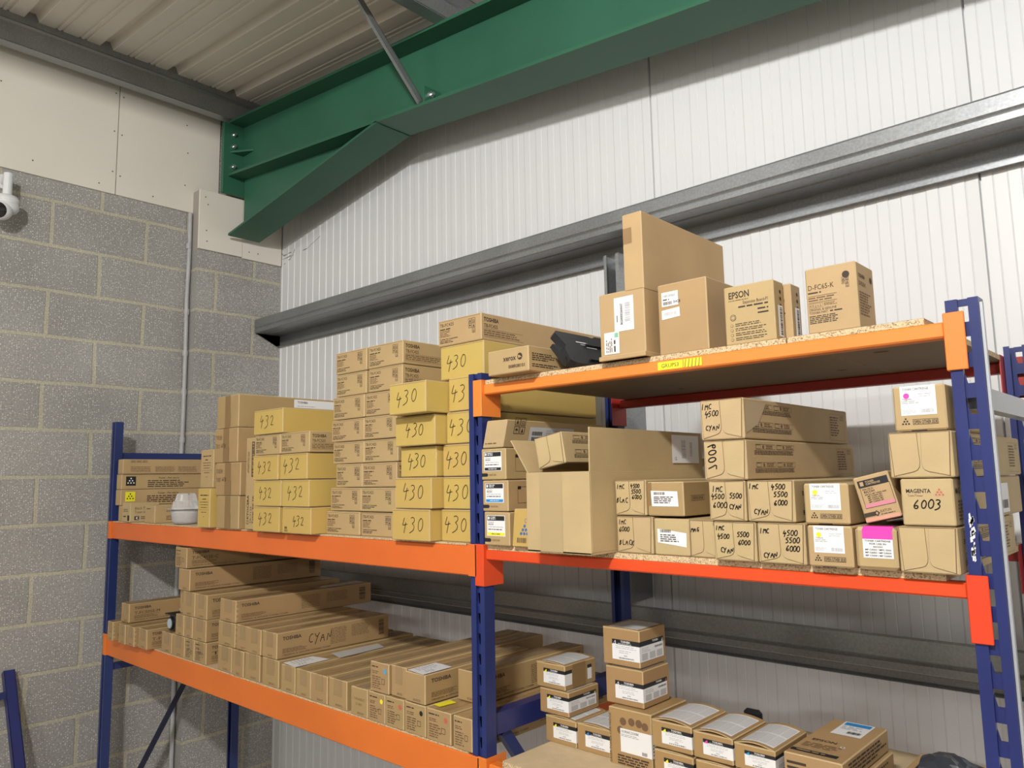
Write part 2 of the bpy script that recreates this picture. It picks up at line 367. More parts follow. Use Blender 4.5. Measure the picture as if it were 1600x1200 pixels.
# plasterboard above the block wall: two sheets with a joint, screw heads
for k, (ya, yb) in enumerate(((-2.1, 0.279), (0.283, 0.835))):
    g = Geo(); g.box(0.0005, 0.013, ya, yb, 3.481, 4.16, plaster, bev=0.001)
    fm = lambda u, v, off: (0.013 + off, u, v)
    for (yy, zz) in ([(0.262, 4.03), (0.262, 3.82), (0.262, 3.60), (-0.1, 3.55), (0.2, 3.52), (-0.25, 3.9)] if k == 0 else [(0.30, 4.02), (0.30, 3.81), (0.30, 3.585), (0.64, 3.98), (0.65, 3.82), (0.64, 3.63), (0.47, 3.52)]):
        g.disc(fm, yy, zz, 0.004, inkb, n=8)
    tag(g.build('trim_%d' % (k + 1)), kind='structure')
# boarding round the top of the pilaster
for k, (ya, yb, za, zb) in enumerate(((0.688, 0.943, 3.262, 3.60), (0.945, 1.192, 3.256, 3.60))):
    g = Geo(); g.box(0.0865, 0.100, ya, yb, za, zb, plaster, bev=0.001)
    fm = lambda u, v, off: (0.100 + off, u, v)
    for yy, zz in (((.72, 3.56), (.735, 3.52), (.73, 3.37), (.735, 3.31)) if k == 0 else ((.985, 3.30), (1.04, 3.30))): g.disc(fm, yy, zz, 0.004, inkb, n=8)
    tag(g.build('trim_%d' % (k + 3)), kind='structure')
g = Geo(); g.box(0.0135, 0.0862, 0.690, 0.703, 3.262, 3.60, mat('shaded_board', (0.36, 0.33, 0.29), .9)); tag(g.build('trim_5'), kind='structure')  # side of the boarding, its shade put into a darker colour

# ------------------------------------------------------------------ steelwork
def rz(x): return 3.935 - 0.109 * (x - 1.05)         # top of rafter
def rb(x): return 3.517 - 0.1115 * (x - 1.81)        # underside of rafter
rf = tag(empty('steel_rafter', (0.11, 0.925, 3.6)), 'green painted sloping steel rafter running along the top of the white wall', 'steel beam')
def rel(o, root): o.parent = root; o.matrix_parent_inverse = Matrix.Translation(root.location).inverted(); return o
g = Geo(); X1 = 8.5
def slab(g, xa, za, xb, zb, y0, y1, t, m):
    g.mesh([(xa, y0, za), (xb, y0, zb), (xb, y1, zb), (xa, y1, za), (xa, y0, za + t), (xb, y0, zb + t), (xb, y1, zb + t), (xa, y1, za + t)],
           [(0, 1, 2, 3), (7, 6, 5, 4), (0, 4, 5, 1), (1, 5, 6, 2), (2, 6, 7, 3), (3, 7, 4, 0)], m)
xa = 0.13
slab(g, xa, rz(xa) - .014, X1, rz(X1) - .014, 0.83, 1.02, 0.014, green); rel(g.build('top_flange'), rf)
g = Geo(); slab(g, xa, rb(xa), X1, rb(X1), 0.83, 1.02, 0.014, green); rel(g.build('bottom_flange'), rf)
g = Geo(); g.mesh([(xa, .920, rb(xa) + .014), (X1, .920, rb(X1) + .014), (X1, .920, rz(X1) - .014), (xa, .920, rz(xa) - .014), (xa, .930, rb(xa) + .014), (X1, .930, rb(X1) + .014), (X1, .930, rz(X1) - .014), (xa, .930, rz(xa) - .014)],
      [(0, 1, 2, 3), (7, 6, 5, 4), (0, 4, 5, 1), (1, 5, 6, 2), (2, 6, 7, 3), (3, 7, 4, 0)], green); rel(g.build('web'), rf)
g = Geo(); g.box(0.105, 0.13, 0.80, 1.06, 3.605, 4.02, green, bev=.002); rel(g.build('end_plate'), rf)
# haunch under the rafter end
g = Geo(); hx = 1.50; hz = rb(hx)
slab(g, 0.15, 3.352, hx, hz - .004, 0.83, 1.02, 0.012, green); rel(g.build('haunch_flange'), rf)
g = Geo(); g.mesh([(0.15, .921, 3.364), (hx - .02, .921, hz + .002), (0.15, .921, rb(.15)), (0.15, .929, 3.364), (hx - .02, .929, hz + .002), (0.15, .929, rb(.15))],
      [(0, 1, 2), (5, 4, 3), (0, 3, 4, 1), (1, 4, 5, 2), (2, 5, 3, 0)], green); rel(g.build('haunch_web'), rf)
for (xs_, zs_) in ((0.13, 3.845),):
    g = Geo(); g.mesh([(xs_, .84, zs_), (xs_ + .12, .918, zs_ + .0), (xs_, .918, zs_), (xs_, .84, zs_ + .01), (xs_ + .12, .918, zs_ + .01), (xs_, .918, zs_ + .01)], [(0, 1, 2), (5, 4, 3), (0, 3, 4, 1), (1, 4, 5, 2), (2, 5, 3, 0)], green)
    rel(g.build('stiffener'), rf)
g = Geo(); g.box(1.815, 1.824, .832, .918, rb(1.82) + .014, rb(1.82) + .085, green); rel(g.build('cleat'), rf)
for by, bz in ((.858, 3.955), (.858, 3.885), (.858, 3.765)):
    g = Geo(); g.cyl((.131, by, bz), (.142, by, bz), .013, steel, 6); g.cyl((.142, by, bz), (.156, by, bz), .007, steel, 10); rel(g.build('bolt'), rf)
g = Geo(); g.cyl((1.80, .86, rb(1.82) + .05), (1.85, .86, rb(1.82) + .05), .007, steel, 8); g.cyl((1.825, .86, rb(1.82) + .05), (1.838, .86, rb(1.82) + .05), .014, steel, 6); rel(g.build('bolt'), rf)

def angle_bar(name, p0, p1, w, m, label, cat):
    p0 = Vector(p0); p1 = Vector(p1); d = (p1 - p0).normalized(); a = d.cross(Vector((0, 1, 0))).normalized(); b = d.cross(a).normalized(); t = .004
    g = Geo()
    for u0, u1, v0, v1 in ((0, w, 0, t), (0, t, 0, w)):
        vs = [P + a * u + b * v for P in (p0, p1) for u, v in ((u0, v0), (u1, v0), (u1, v1), (u0, v1))]
        g.mesh(vs, [(0, 1, 2, 3), (7, 6, 5, 4), (0, 4, 5, 1), (1, 5, 6, 2), (2, 6, 7, 3), (3, 7, 4, 0)], m)
    return tag(g.build(name), label, cat)
angle_bar('fly_brace', (1.801, .846, rb(1.8) + .03), (1.712, .56, 3.97), .034, galv, 'thin grey angle brace slanting from the roof down to the green rafter', 'brace')

# purlins (Z sections) over the rafter
def zed(g, axis, c, top, h, fl, lip, a0, a1, t=.003):
    pass
def purlin(x0, zb, label, h=.16):
    root = tag(empty('roof_purlin', (x0, 0, zb)), label, 'steel beam')
    g = Geo()
    pr = [(x0 - .06, zb + .018), (x0 - .06, zb), (x0, zb), (x0, zb + h * .45), (x0 + .007, zb + h * .5), (x0, zb + h * .55), (x0, zb + h), (x0 + .055, zb + h), (x0 + .055, zb + h - .018)]
    t = .004; q = [(a + t, b + t) for a, b in pr][::-1]
    g.prism(pr + q, 'y', -5.0, 1.17, galv); rel(g.build('section'), root)
    g = Geo(); g.cyl((x0 + .006, 1.02 - .1, zb + .06), (x0 + .016, .92, zb + .06), .011, steel, 6); rel(g.build('bolt'), root)
    return root
purlin(0.155, rz(.155) + .002, 'grey galvanised roof purlin running along the top of the plasterboard', .20)
purlin(1.955, rz(1.955) + .002, 'short grey galvanised purlin crossing over the green rafter at the top edge', .15)

def girt(z0, label, lower):
    root = tag(empty('wall_girt', (2.5, 1.1, z0)), label, 'steel beam'); x0 = .1 if not lower else .1; x1 = 8.0
    y0, y1 = 1.03, 1.196; t = .003; h = .072 if not lower else .082
    # lip, outer flange with a central stiffening groove, web, wall side flange
    pr = [(y0 + .018, z0 + h - .006), (y0 + .001, z0 + h), (y0, z0 + h - .003), (y0, z0 + .030), (y0 + .005, z0 + .024), (y0, z0 + .018), (y0, z0), (y0 + .003, z0 - .003)]
    pr += [(y0 + .060, z0 - .003), (y0 + .068, z0 + .004), (y0 + .076, z0 - .003), (y1 - .004, z0 - .003), (y1 - .004, z0 - .062), (y1 - .022, z0 - .066)]
    q = [(a + .003, b + .003) for a, b in pr][::-1]
    g = Geo(); g.prism(pr + q, 'x', x0, x1, galv); rel(g.build('section'), root)
    return root
girt(2.835, 'upper grey galvanised rail crossing the white wall above the shelves', False)
girt(1.471, 'lower grey galvanised rail crossing the white wall behind the shelves', True)
g = Geo(); x = 2.535
pr = [(x, 1.06), (x + .012, 1.06), (x + .012, 1.063), (x + .003, 1.063), (x + .003, 1.19), (x + .06, 1.19), (x + .06, 1.065), (x + .05, 1.065), (x + .05, 1.061), (x + .064, 1.061), (x + .064, 1.194), (x, 1.194)]
g.prism(pr, 'z', 1.56, 2.765, galv); tag(g.build('wall_post'), 'vertical grey steel channel joining the two wall rails behind the rack', 'steel post')

# conduit in the corner of block wall and pilaster
g = Geo(); random.seed(3); px, py = 0.018, 0.672; zs = [0.0, .7, 1.3, 1.9, 2.1, 2.35, 2.7, 3.0, 3.25, 3.476]
pp = [(px + random.uniform(-.002, .003), py + random.uniform(-.004, .004), z) for z in zs]
for a, b_ in zip(pp, pp[1:]): g.cyl(a, b_, .011, pipe_m, 12, cap=False)
for z in (3.27, 2.9, 2.67, 2.46, 2.2):
    g.cyl((px, py, z), (px, py, z + .03), .0145, pipe_m, 12)
tag(g.build('conduit', smooth=False), 'thin grey conduit running up the corner of the block wall', 'pipe')

# dome camera
cc = tag(empty('security_camera', (0.0, -.215, 3.37)), 'white dome security camera on the block wall at the left edge', 'camera')
g = Geo(); g.cyl((0.001, -.218, 3.405), (0.03, -.218, 3.405), .035, plastic_w, 24); g.cyl((.03, -.218, 3.405), (.11, -.218, 3.405), .018, plastic_w, 20); g.cyl((.11, -.218, 3.42), (.11, -.218, 3.31), .019, plastic_w, 20); rel(g.build('mount_arm', smooth=False), cc)
g = Geo(); g.lathe([(0, .045), (.03, .044), (.048, .036), (.055, .02), (.056, .012), (.052, .010), (.052, .002), (.056, 0), (.055, -.02), (.045, -.035), (0, -.036)], (.11, -.222, 3.27), plastic_w, 32); rel(g.build('housing', smooth=True), cc)
g = Geo(); g.lathe([(0, .052), (.02, .049), (.038, .035), (.044, .018), (.045, 0), (.03, -.03), (0, -.038)], (.125, -.237, 3.235), plastic_w, 28, ax=(.75, -.55, -.25)); rel(g.build('ball', smooth=True), cc)
g = Geo(); g.lathe([(0, .056), (.018, .053), (.0355, .0385)], (.125, -.237, 3.235), lens_m, 28, ax=(.75, -.55, -.25)); rel(g.build('lens', smooth=True), cc)

# ------------------------------------------------------------------ racking
rack = tag(empty('pallet_rack', (2.0, .6, 0)), 'blue and orange two bay steel storage rack holding the cartons', 'shelving rack')
def upright(x0, y0, ztop, fl=1, full=True):
    """roll formed post; fl=1 opens to the back, fl=-1 to the front"""
    w, d = .048, .036; a, b_ = .018, .033; g = Geo(); t = .002
    Y = lambda v: y0 + v if fl == 1 else y0 - v
    def bx(u0, u1, v0, v1, z0, z1): g.box(x0 + u0, x0 + u1, min(Y(v0), Y(v1)), max(Y(v0), Y(v1)), z0, z1, blue)
    bx(0, a, 0, t, 0, ztop); bx(b_, w, 0, t, 0, ztop)                 # front faces
    bx(a - t, a, t, .009, 0, ztop); bx(b_, b_ + t, t, .009, 0, ztop)  # groove sides
    bx(0, t, t, d, 0, ztop); bx(w - t, w, t, d, 0, ztop)              # flanks
    bx(t, .012, d - t, d, 0, ztop); bx(w - .012, w - t, d - t, d, 0, ztop)
    z = ztop - .012; bx(a, b_, .007, .009, z, ztop)
    while z > 0.3 if full else z > 1.0:
        bx(a, b_, .007, .009, z - .05, z - .026)
        # tapered key slot
        for s_ in (0, 1):
            u0 = a if s_ == 0 else b_; u1 = a + .004 if s_ == 0 else b_ - .002
            g.poly([(x0 + u0, Y(.008), z - .026), (x0 + u1, Y(.008), z - .026), (x0 + u0, Y(.008), z - .008)], blue)
        z -= .05
    bx(a, b_, .007, .009, 0, z)
    if x0 > 3.5 and fl == 1:
        q = random.Random(4)
        for k in range(26):
            zz_ = 1.83 + .07 * q.random(); xx_ = x0 + .006 + .006 * q.random()
            g.poly([(xx_, y0 - .0004, zz_), (xx_ + .002 + .002 * q.random(), y0 - .0004, zz_ + .002), (xx_ + .002, y0 - .0004, zz_ + .010), (xx_, y0 - .0004, zz_ + .008)], white)
    return rel(g.build('upright'), rack)
fr = ((0.167, 2.283), (2.657, 2.252), (3.787, 2.254))
for x, zt in fr:
    upright(x, .263, zt, 1); upright(x - (0 if x < 1 else .017 if x < 3 else .032), .93, zt, -1, False)
def bar(g, p0, p1, w, h, m):
    p0 = Vector(p0); p1 = Vector(p1); d = (p1 - p0).normalized(); s_ = Vector((1, 0, 0)); u = d.cross(s_).normalized()
    vs = [P + s_ * a + u * b for P in (p0, p1) for a, b in ((-w / 2, -h / 2), (w / 2, -h / 2), (w / 2, h / 2), (-w / 2, h / 2))]
    g.mesh(vs, [(0, 1, 2, 3), (7, 6, 5, 4), (0, 4, 5, 1), (1, 5, 6, 2), (2, 6, 7, 3), (3, 7, 4, 0)], m)
def brace(x, za, zb, m, ya=.301, yb=.893, w=.02, h=.03):
    g = Geo(); bar(g, (x, ya, za), (x, yb, zb), w, h, m); return rel(g.build('brace'), rack)
brace(.19, 2.118, 2.118, blue, h=.034); brace(.19, 1.12, .45, mat('dark_blue_paint', (.012, .015, .04), .4), yb=.34, ya=.72, w=.018, h=.02)
brace(.19, 1.14, 1.14, blue, h=.03)
brace(2.681, 1.366, 1.366, blue, h=.052, w=.035); brace(2.681, 1.34, .75, blue, ya=.345, yb=.80, h=.03); brace(2.681, 2.10, 2.10, blue, h=.03)
brace(3.812, 2.094, 2.094, greym, h=.036, w=.024); brace(3.812, 1.32, 1.32, greym, h=.03); brace(3.812, 1.30, .62, greym, ya=.35, yb=.85)
g = Geo(); g.box(3.8355, 3.8395, .268, .278, 0, 2.245, greym); tag(rel(g.build('edge_highlight'), rack), 'pale strip painted as the highlight on the right post edge')  # grey strip stands in for light reflecting off the blue flange edge

def beam(xa, xb, ztop, h, bz0, bz1, m, y=.263, back=False, name='beam', dpt=.035, lip=True, bl=(0, 0), m2=None):
    """box beam with an L bracket at each end; xa, xb: inner faces of the two posts"""
    if back and xb > 3: xb = 3.755; xa -= .017
    g = Geo(); y0, y1 = (y + .002, y + dpt) if not back else (.93 - dpt, .928)
    g.box(xa + .004, xb - .004, y0, y1, ztop - h, ztop, m, bev=.003)
    o = rel(g.build(name), rack)
    for s_, x in ((1, xa), (-1, xb)):
        q = Geo(); w = .027 if not back else .03
        yy0, yy1 = (y - .006, y - .001) if not back else (.9345, .9385)
        # plate on the face of the post and plate along its flank
        a0, a1 = (x - w, x + .004) if s_ == 1 else (x - .004, x + w)
        q.box(a0, a1, yy0, yy1, bz0, bz1, m, bev=.0012)
        a0, a1 = (x + .0015, x + .004) if s_ == 1 else (x - .004, x - .0015)
        if back: q.box(a0, a1, .86, .934, bz0, bz1, m)
        else: q.box(a0, a1, y - .002, y + .066, bz0, bz1, m)
        q.build('end_bracket', o)
    return o
P0, P1, P2 = .167, .167 + .048, 2.657
beam(.215, 2.657, 1.807, .076, 1.731, 1.812, orange); beam(.215, 2.657, 1.807, .076, 1.731, 1.812, orange, back=True)
beam(.215, 2.657, 1.292, .092, 1.200, 1.296, orange); beam(.215, 2.657, 1.292, .092, 1.200, 1.296, orange, back=True)
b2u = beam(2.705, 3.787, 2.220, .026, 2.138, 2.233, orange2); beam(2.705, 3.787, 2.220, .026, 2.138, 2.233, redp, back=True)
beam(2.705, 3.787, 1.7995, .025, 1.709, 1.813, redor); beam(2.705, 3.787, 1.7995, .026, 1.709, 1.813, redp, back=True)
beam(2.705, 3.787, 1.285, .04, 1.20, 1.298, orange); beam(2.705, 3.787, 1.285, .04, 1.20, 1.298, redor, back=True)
g = Geo(); fm = lambda u, v, off: (u, .2645 - off, v)
g.quad(fm, 3.236, 2.199, 3.296, 2.216, yel, .001); g.quad(fm, 3.298, 2.199, 3.340, 2.216, yel, .001); g.text(fm, 'GRUPS3', 3.2445, 2.2035, .008, ink, width=.042, off=.0014)
for i in range(5): g.poly([fm(3.300 + i * .008, 2.199, .0014), fm(3.3018 + i * .008, 2.199, .0014), fm(3.3045 + i * .008, 2.216, .0014), fm(3.3030 + i * .008, 2.216, .0014)], inkb)
tl = g.build('label', b2u); tl['label'] = 'small yellow sticker lettered on the orange beam'

def board(x0, x1, y0, y1, z0, z1, label, name='shelf_board', under=board_under):
    g = Geo(); g.box(x0, x1, y0, y1, z0, z1, chip)
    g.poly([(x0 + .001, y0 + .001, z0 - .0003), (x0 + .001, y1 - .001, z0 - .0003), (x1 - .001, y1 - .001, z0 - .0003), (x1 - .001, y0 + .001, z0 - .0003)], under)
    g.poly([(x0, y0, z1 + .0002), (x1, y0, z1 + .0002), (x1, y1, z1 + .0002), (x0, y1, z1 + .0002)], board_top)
    return tag(g.build(name), label, 'shelf board')
board(.222, 1.43, .266, .93 - .001, 1.8075, 1.8120, 'chipboard shelf under the flat cartons at the left end, upper left bay')
board(1.433, 2.637, .266, .929, 1.8075, 1.8120, 'chipboard shelf under the tall stacks of hand numbered yellow cartons')
board(.222, 1.43, .266, .929, 1.2925, 1.2975, 'chipboard shelf on the lowest beam of the left bay, left half')
board(1.433, 2.637, .266, .929, 1.2925, 1.2975, 'chipboard shelf on the lowest beam of the left bay, right half')
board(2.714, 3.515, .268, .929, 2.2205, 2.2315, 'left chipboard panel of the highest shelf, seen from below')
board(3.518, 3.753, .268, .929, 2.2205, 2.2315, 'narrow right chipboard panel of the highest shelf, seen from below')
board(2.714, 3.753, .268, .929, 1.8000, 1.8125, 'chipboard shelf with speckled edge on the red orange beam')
board(2.760, 3.753, .262, .929, 1.2855, 1.304, 'chipboard shelf with bare top holding small labelled cartons, lowest right bay')

g = Geo(); q = lambda u, v, o: (u, v, 2.2200 - o)
for (u_, v_, r_) in ((3.607, .517, .016), (3.45, .74, .013), (2.995, .77, .012)): g.poly([(u_ + r_ * math.cos(-t), v_ + r_ * .7 * math.sin(-t), 2.2199) for t in [2 * math.pi * k / 14 for k in range(14)]], inkb)
kn = [o for o in C.objects if o.name.startswith('shelf_board') and o.get('label', '').startswith('left chipboard panel')][0]
g.build('knot_mark', kn)

# blue frame leaning on the block wall at the lower left
lf = tag(empty('leaning_frame', (.3, -.05, 0)), 'blue steel rack frame leaning against the block wall, lower left corner', 'rack frame')
top = Vector((.035, -.075, 1.17)); bot = Vector((.55, -.02, .0)); dv = bot - top
for k, dy in enumerate((0, -.62)):
    g = Geo(); a = top + Vector((0, dy, 0)); b_ = bot + Vector((0, dy, .004)); u = Vector((1.0, 0, .44)).normalized()
    for (o1, o2, q1, q2) in ((-.022, .022, 0, .003), (-.022, -.019, 0, .045), (.019, .022, 0, .045)):
        vs = [P + Vector((0, s_, 0)) - u * t_ for P in (a, b_) for s_, t_ in ((o1, q1), (o2, q1), (o2, q2), (o1, q2))]
        vs = [Vector((max(v.x, .003), v.y, max(v.z, 0.001))) for v in vs]
        g.mesh(vs, [(0, 1, 2, 3), (7, 6, 5, 4), (0, 4, 5, 1), (1, 5, 6, 2), (2, 6, 7, 3), (3, 7, 4, 0)], blue)
    rel(g.build('upright'), lf)
for t in (.085, .5, .9):
    g = Geo(); c = top + dv * t; g.box(c.x - .02, c.x - .001, c.y - .60, c.y - .022, c.z - .014, c.z + .014, blue); rel(g.build('brace'), lf)

# dusty cobweb strands in the corner of the white wall
g = Geo(); q = random.Random(11)
for (a, b_, n_) in (((.105, 1.197, 3.30), (.50, 1.197, 3.345), 9), ((.12, 1.197, 3.27), (.24, 1.197, 3.33), 7), ((.09, 1.197, 3.335), (.20, 1.197, 3.33), 4)):
    P = [Vector(a).lerp(Vector(b_), i / n_) + Vector((0, 0, q.uniform(-.008, .008) - .02 * math.sin(math.pi * i / n_))) for i in range(n_ + 1)]
    for u_, v_ in zip(P, P[1:]):
        if q.random() < .85: g.cyl(u_, v_, q.uniform(.0005, .0016), inkb, 5)
tag(g.build('cobweb'), 'dusty dark cobweb strands on the white wall beside the block pilaster', 'cobweb')

#BOXES#
# ------------------------------------------------------------------ cartons
RN = random.Random(7)
class Carton:
    def __init__(s, name, x0, x1, y, d, z0, z1, m, label, group=None, rot=0.0, roll=0.0, bev=.0022, cat='box', shear=0.0):
        z1 -= .0008; s.w, s.d, s.h = x1 - x0, d, z1 - z0; s.name = name; s.lab = label; s.cat = cat; s.group = group; s.parts = []
        s.loc = (x0, y, z0); s.rot = rot; s.roll = roll; s.shear = shear; s.m = m; s.g = Geo(); s.r = random.Random(hash_(label))
        s.g.box(0, s.w, 0, s.d, 0, s.h, m, xf=(lambda p: Vector((p.x + s.shear * p.z, p.y, p.z))) if shear else None, bev=bev, em=edge)
    def front(s, u, v, off): return (u + s.shear * v, -off, v)
    def side(s, u, v, off): return (s.w + off + s.shear * v, u, v)
    def top(s, u, v, off): return (u + s.shear * s.h, v, s.h + off)
    def part(s, name, g, label=None): s.parts.append((name, g, label))
    def done(s):
        o = s.g.build(s.name); o.location = s.loc; o.rotation_euler = (0, s.roll, s.rot)
        tag(o, s.lab, s.cat, s.group)
        for n, g, l in s.parts:
            p = g.build(n, o)
            if l: p['label'] = l
        return o
def hash_(t):
    h = 7
    for ch in t: h = (h * 131 + ord(ch)) % 1000003
    return h
def jit(a): return RN.uniform(-a, a)

def icons(g, fm, u, v, s, m, r, n=5):
    pos = [(0, 1), (1, 1), (0, 0), (1, 0), (1, -1)][:n]
    for i, (a, b) in enumerate(pos):
        x, y = u + a * s * 1.12, v + b * s * 1.12
        g.frame(fm, x, y, x + s, y + s, s * .08, m)
        k = i % 3
        if k == 0: g.poly([fm(x + s * .25, y + s * .2, .0006), fm(x + s * .75, y + s * .2, .0006), fm(x + s * .6, y + s * .55, .0006), fm(x + s * .55, y + s * .85, .0006), fm(x + s * .4, y + s * .5, .0006)], m)
        elif k == 1: g.frame(fm, x + s * .25, y + s * .2, x + s * .75, y + s * .6, s * .08, m)
        else: g.poly([fm(x + s * .5 + s * .3 * math.cos(t), y + s * .45 + s * .3 * math.sin(t), .0006) for t in (0, 1.05, 2.1, 3.14)], m); g.quad(fm, x + s * .47, y + s * .15, x + s * .53, y + s * .5, m)

def seam_front(c):
    "top flap line and slight gap"
    c.g.quad(c.front, .003, c.h - .0042, c.w - .003, c.h - .0034, inkb, .0003)

def printed_tb(x0, x1, y, d, z0, z1, label, group, model='TB-FC425', rot=0.0):
    c = Carton('printed_carton', x0, x1, y, d, z0, z1, tan, label, group, rot)
    w, h, r = c.w, c.h, c.r; g = c.g; f = c.front
    g.text(f, model, .007, h * .74, h * .125, ink, width=w * .33)
    g.greek(f, .008, h * .60, w * .36, h * .69, 1, ink, r, fill=.45)
    g.greek(f, .008, h * .34, w * .30, h * .60, 5, inkb, r, ragged=.35)
    g.text(f, 'Toshiba Tec Corporation', .008, h * .235, h * .055, ink, bold=True, width=w * .42)
    g.greek(f, .008, h * .10, w * .42, h * .215, 2, ink, r, ragged=.4)
    icons(g, f, w * .715, h * .50, h * .17, ink, r)
    sd = c.side
    g.text(sd, 'TOSHIBA', .010, h * .70, h * .15, ink, bold=True, width=h * .78)
    g.text(sd, model, .010, h * .475, h * .14, ink, width=h * .72)
    g.quad(sd, .010, h * .42, .17, h * .428, ink); g.quad(sd, .010, h * .13, .17, h * .138, ink)
    g.greek(sd, .010, h * .165, .165, h * .40, 3, inkb, r, ragged=.3)
    u = d * .62; g.frame(sd, u, h * .10, u + .16, h * .62, .0007, ink); g.bars(sd, u + .02, h * .15, u + .13, h * .40, inkb, r); g.greek(sd, u + .02, h * .44, u + .13, h * .58, 2, inkb, r)
    seam_front(c)
    return c.done()

def hand_box(x0, x1, y, d, z0, z1, num, label, group, rot=0.0, us=None, hs=None, m=None, mark=False):
    c = Carton('hand_numbered_carton', x0, x1, y, d, z0, z1, m or yell, label, group, rot)
    w, h = c.w, c.h; hh = (hs or .46) * h
    c.g.hand(c.front, num, (us if us is not None else .22) * w, h * .32, hh, pencil, c.r, t=.0021, slant=.1, gap=.78)
    if mark:
        c.g.text(c.front, '808', w * .09, h * .17, h * .09, ink, bold=True); c.g.greek(c.front, w * .09, h * .06, w * .22, h * .15, 2, ink, c.r)
    seam_front(c)
    return c.done()

def taped(x0, x1, y, d, z0, z1, label, m=kraft, text=None, rot=0.0, group='taped cartons at the left of the upper left shelf', side_label=False):
    c = Carton('taped_carton', x0, x1, y, d, z0, z1, m, label, group, rot)
    w, h = c.w, c.h; t = Geo()
    t.quad(c.front, w * .38, .002, w * .62, h - .001, tape_m, .0006); t.quad(c.front, w * .40, .002, w * .64, h * .45, tape_m, .0010); c.part('tape', t)
    if text:
        c.g.hand(c.front, text[0], w * .05, h * .68, h * .13, pencil, c.r, t=.0013, off=.0014)
        c.g.hand(c.front, text[1], w * .05, h * .42, h * .13, pencil, c.r, t=.0013, off=.0014)
    if side_label:
        l = Geo(); l.quad(c.side, .23, h * .68, .42, h * .945, white, .0008); l.text(c.side, 'TOSHIBA', .245, h * .83, h * .065, ink, bold=True, off=.0012); l.greek(c.side, .245, h * .72, .345, h * .76, 1, greyp, c.r, off=.0012); c.part('label', l, 'white label')
    return c.done()

def long_toner(x0, x1, y, d, z0, z1, label, group='long brown toner cartons on the lowest left shelf', patch=True, sidep=False, model=None, hand=None, frontp=None, dot=None, rot=0.0, worn=False, blue_txt=False):
    c = Carton('long_toner_carton', x0, x1, y, d, z0, z1, kraft, label, group, rot)
    w, h, r = c.w, c.h, c.r; g = c.g; f = c.front
    t = Geo()
    if patch: t.quad(f, w * .28, h * .42, w * .74, h - .001, ctape, .0005)
    t.quad(c.top, w * .30, .001, w * .72, d - .004, ctape, .0005); c.part('tape', t)
    if frontp != 'full': g.greek(f, w * .40, h * .07, w * .80, h * .15, 2, inkb, r)
    else:
        g.greek(f, w * .10, h * .80, w * .55, h * .88, 1, ink, r); g.greek(f, w * .12, h * .10, w * .62, h * .55, 6, inkb, r)
        g.frame(f, w * .62, h * .30, w * .78, h * .48, .0012, ink)
        g.greek(f, w * .12, h * .60, w * .5, h * .72, 2, inkb, r)
    if dot: g.disc(f, w * .80, h * .74, h * .085, dot)
    if frontp == 'cyan': g.text(f, 'T-FC415E-C', w * .2, h * .55, h * .09, inkb, width=w * .62); g.text(f, 'CYAN', w * .3, h * .38, h * .085, inkb, width=w * .35)
    sd = c.side
    if sidep:
        g.text(sd, 'TOSHIBA', .022, h * .70, h * .13, ink, bold=True, width=.072)
        if model: g.text(sd, model, .022, h * .42, h * .15, ink, width=.11)
        else: pass
        g.greek(sd, .022, h * .20, .13, h * .38, 4, inkb, r); g.text(sd, 'ORIGINAL & GENUINE TOSHIBA TONER', .022, h * .10, h * .055, ink, width=.19)
        u = d * .45; g.greek(sd, u, h * .20, u + d * .15, h * .85, 11, inkb, r, fill=.35, ragged=.12); g.greek(sd, u + d * .19, h * .35, u + d * .36, h * .85, 9, inkb, r, fill=.35, ragged=.12)
        g.bars(sd, d * .90, h * .2, d * .95, h * .85, ink, r, vert=True)
        if hand: g.hand(sd, hand, .12, h * .38, h * .40, marker, r, t=.0022, gap=.78)
    if blue_txt: g.text(sd, 'TO', .02, h * .6, h * .13, bluep, bold=True); g.text(sd, 'T-', .02, h * .33, h * .13, ink)
    if worn:
        for k in range(4):
            a = h * (.1 + .22 * k); g.poly([sd(.001, a, .0004), sd(.008 + .005 * r.random(), a + h * .1, .0004), sd(.001, a + h * .18, .0004)], edge)
    return c.done()

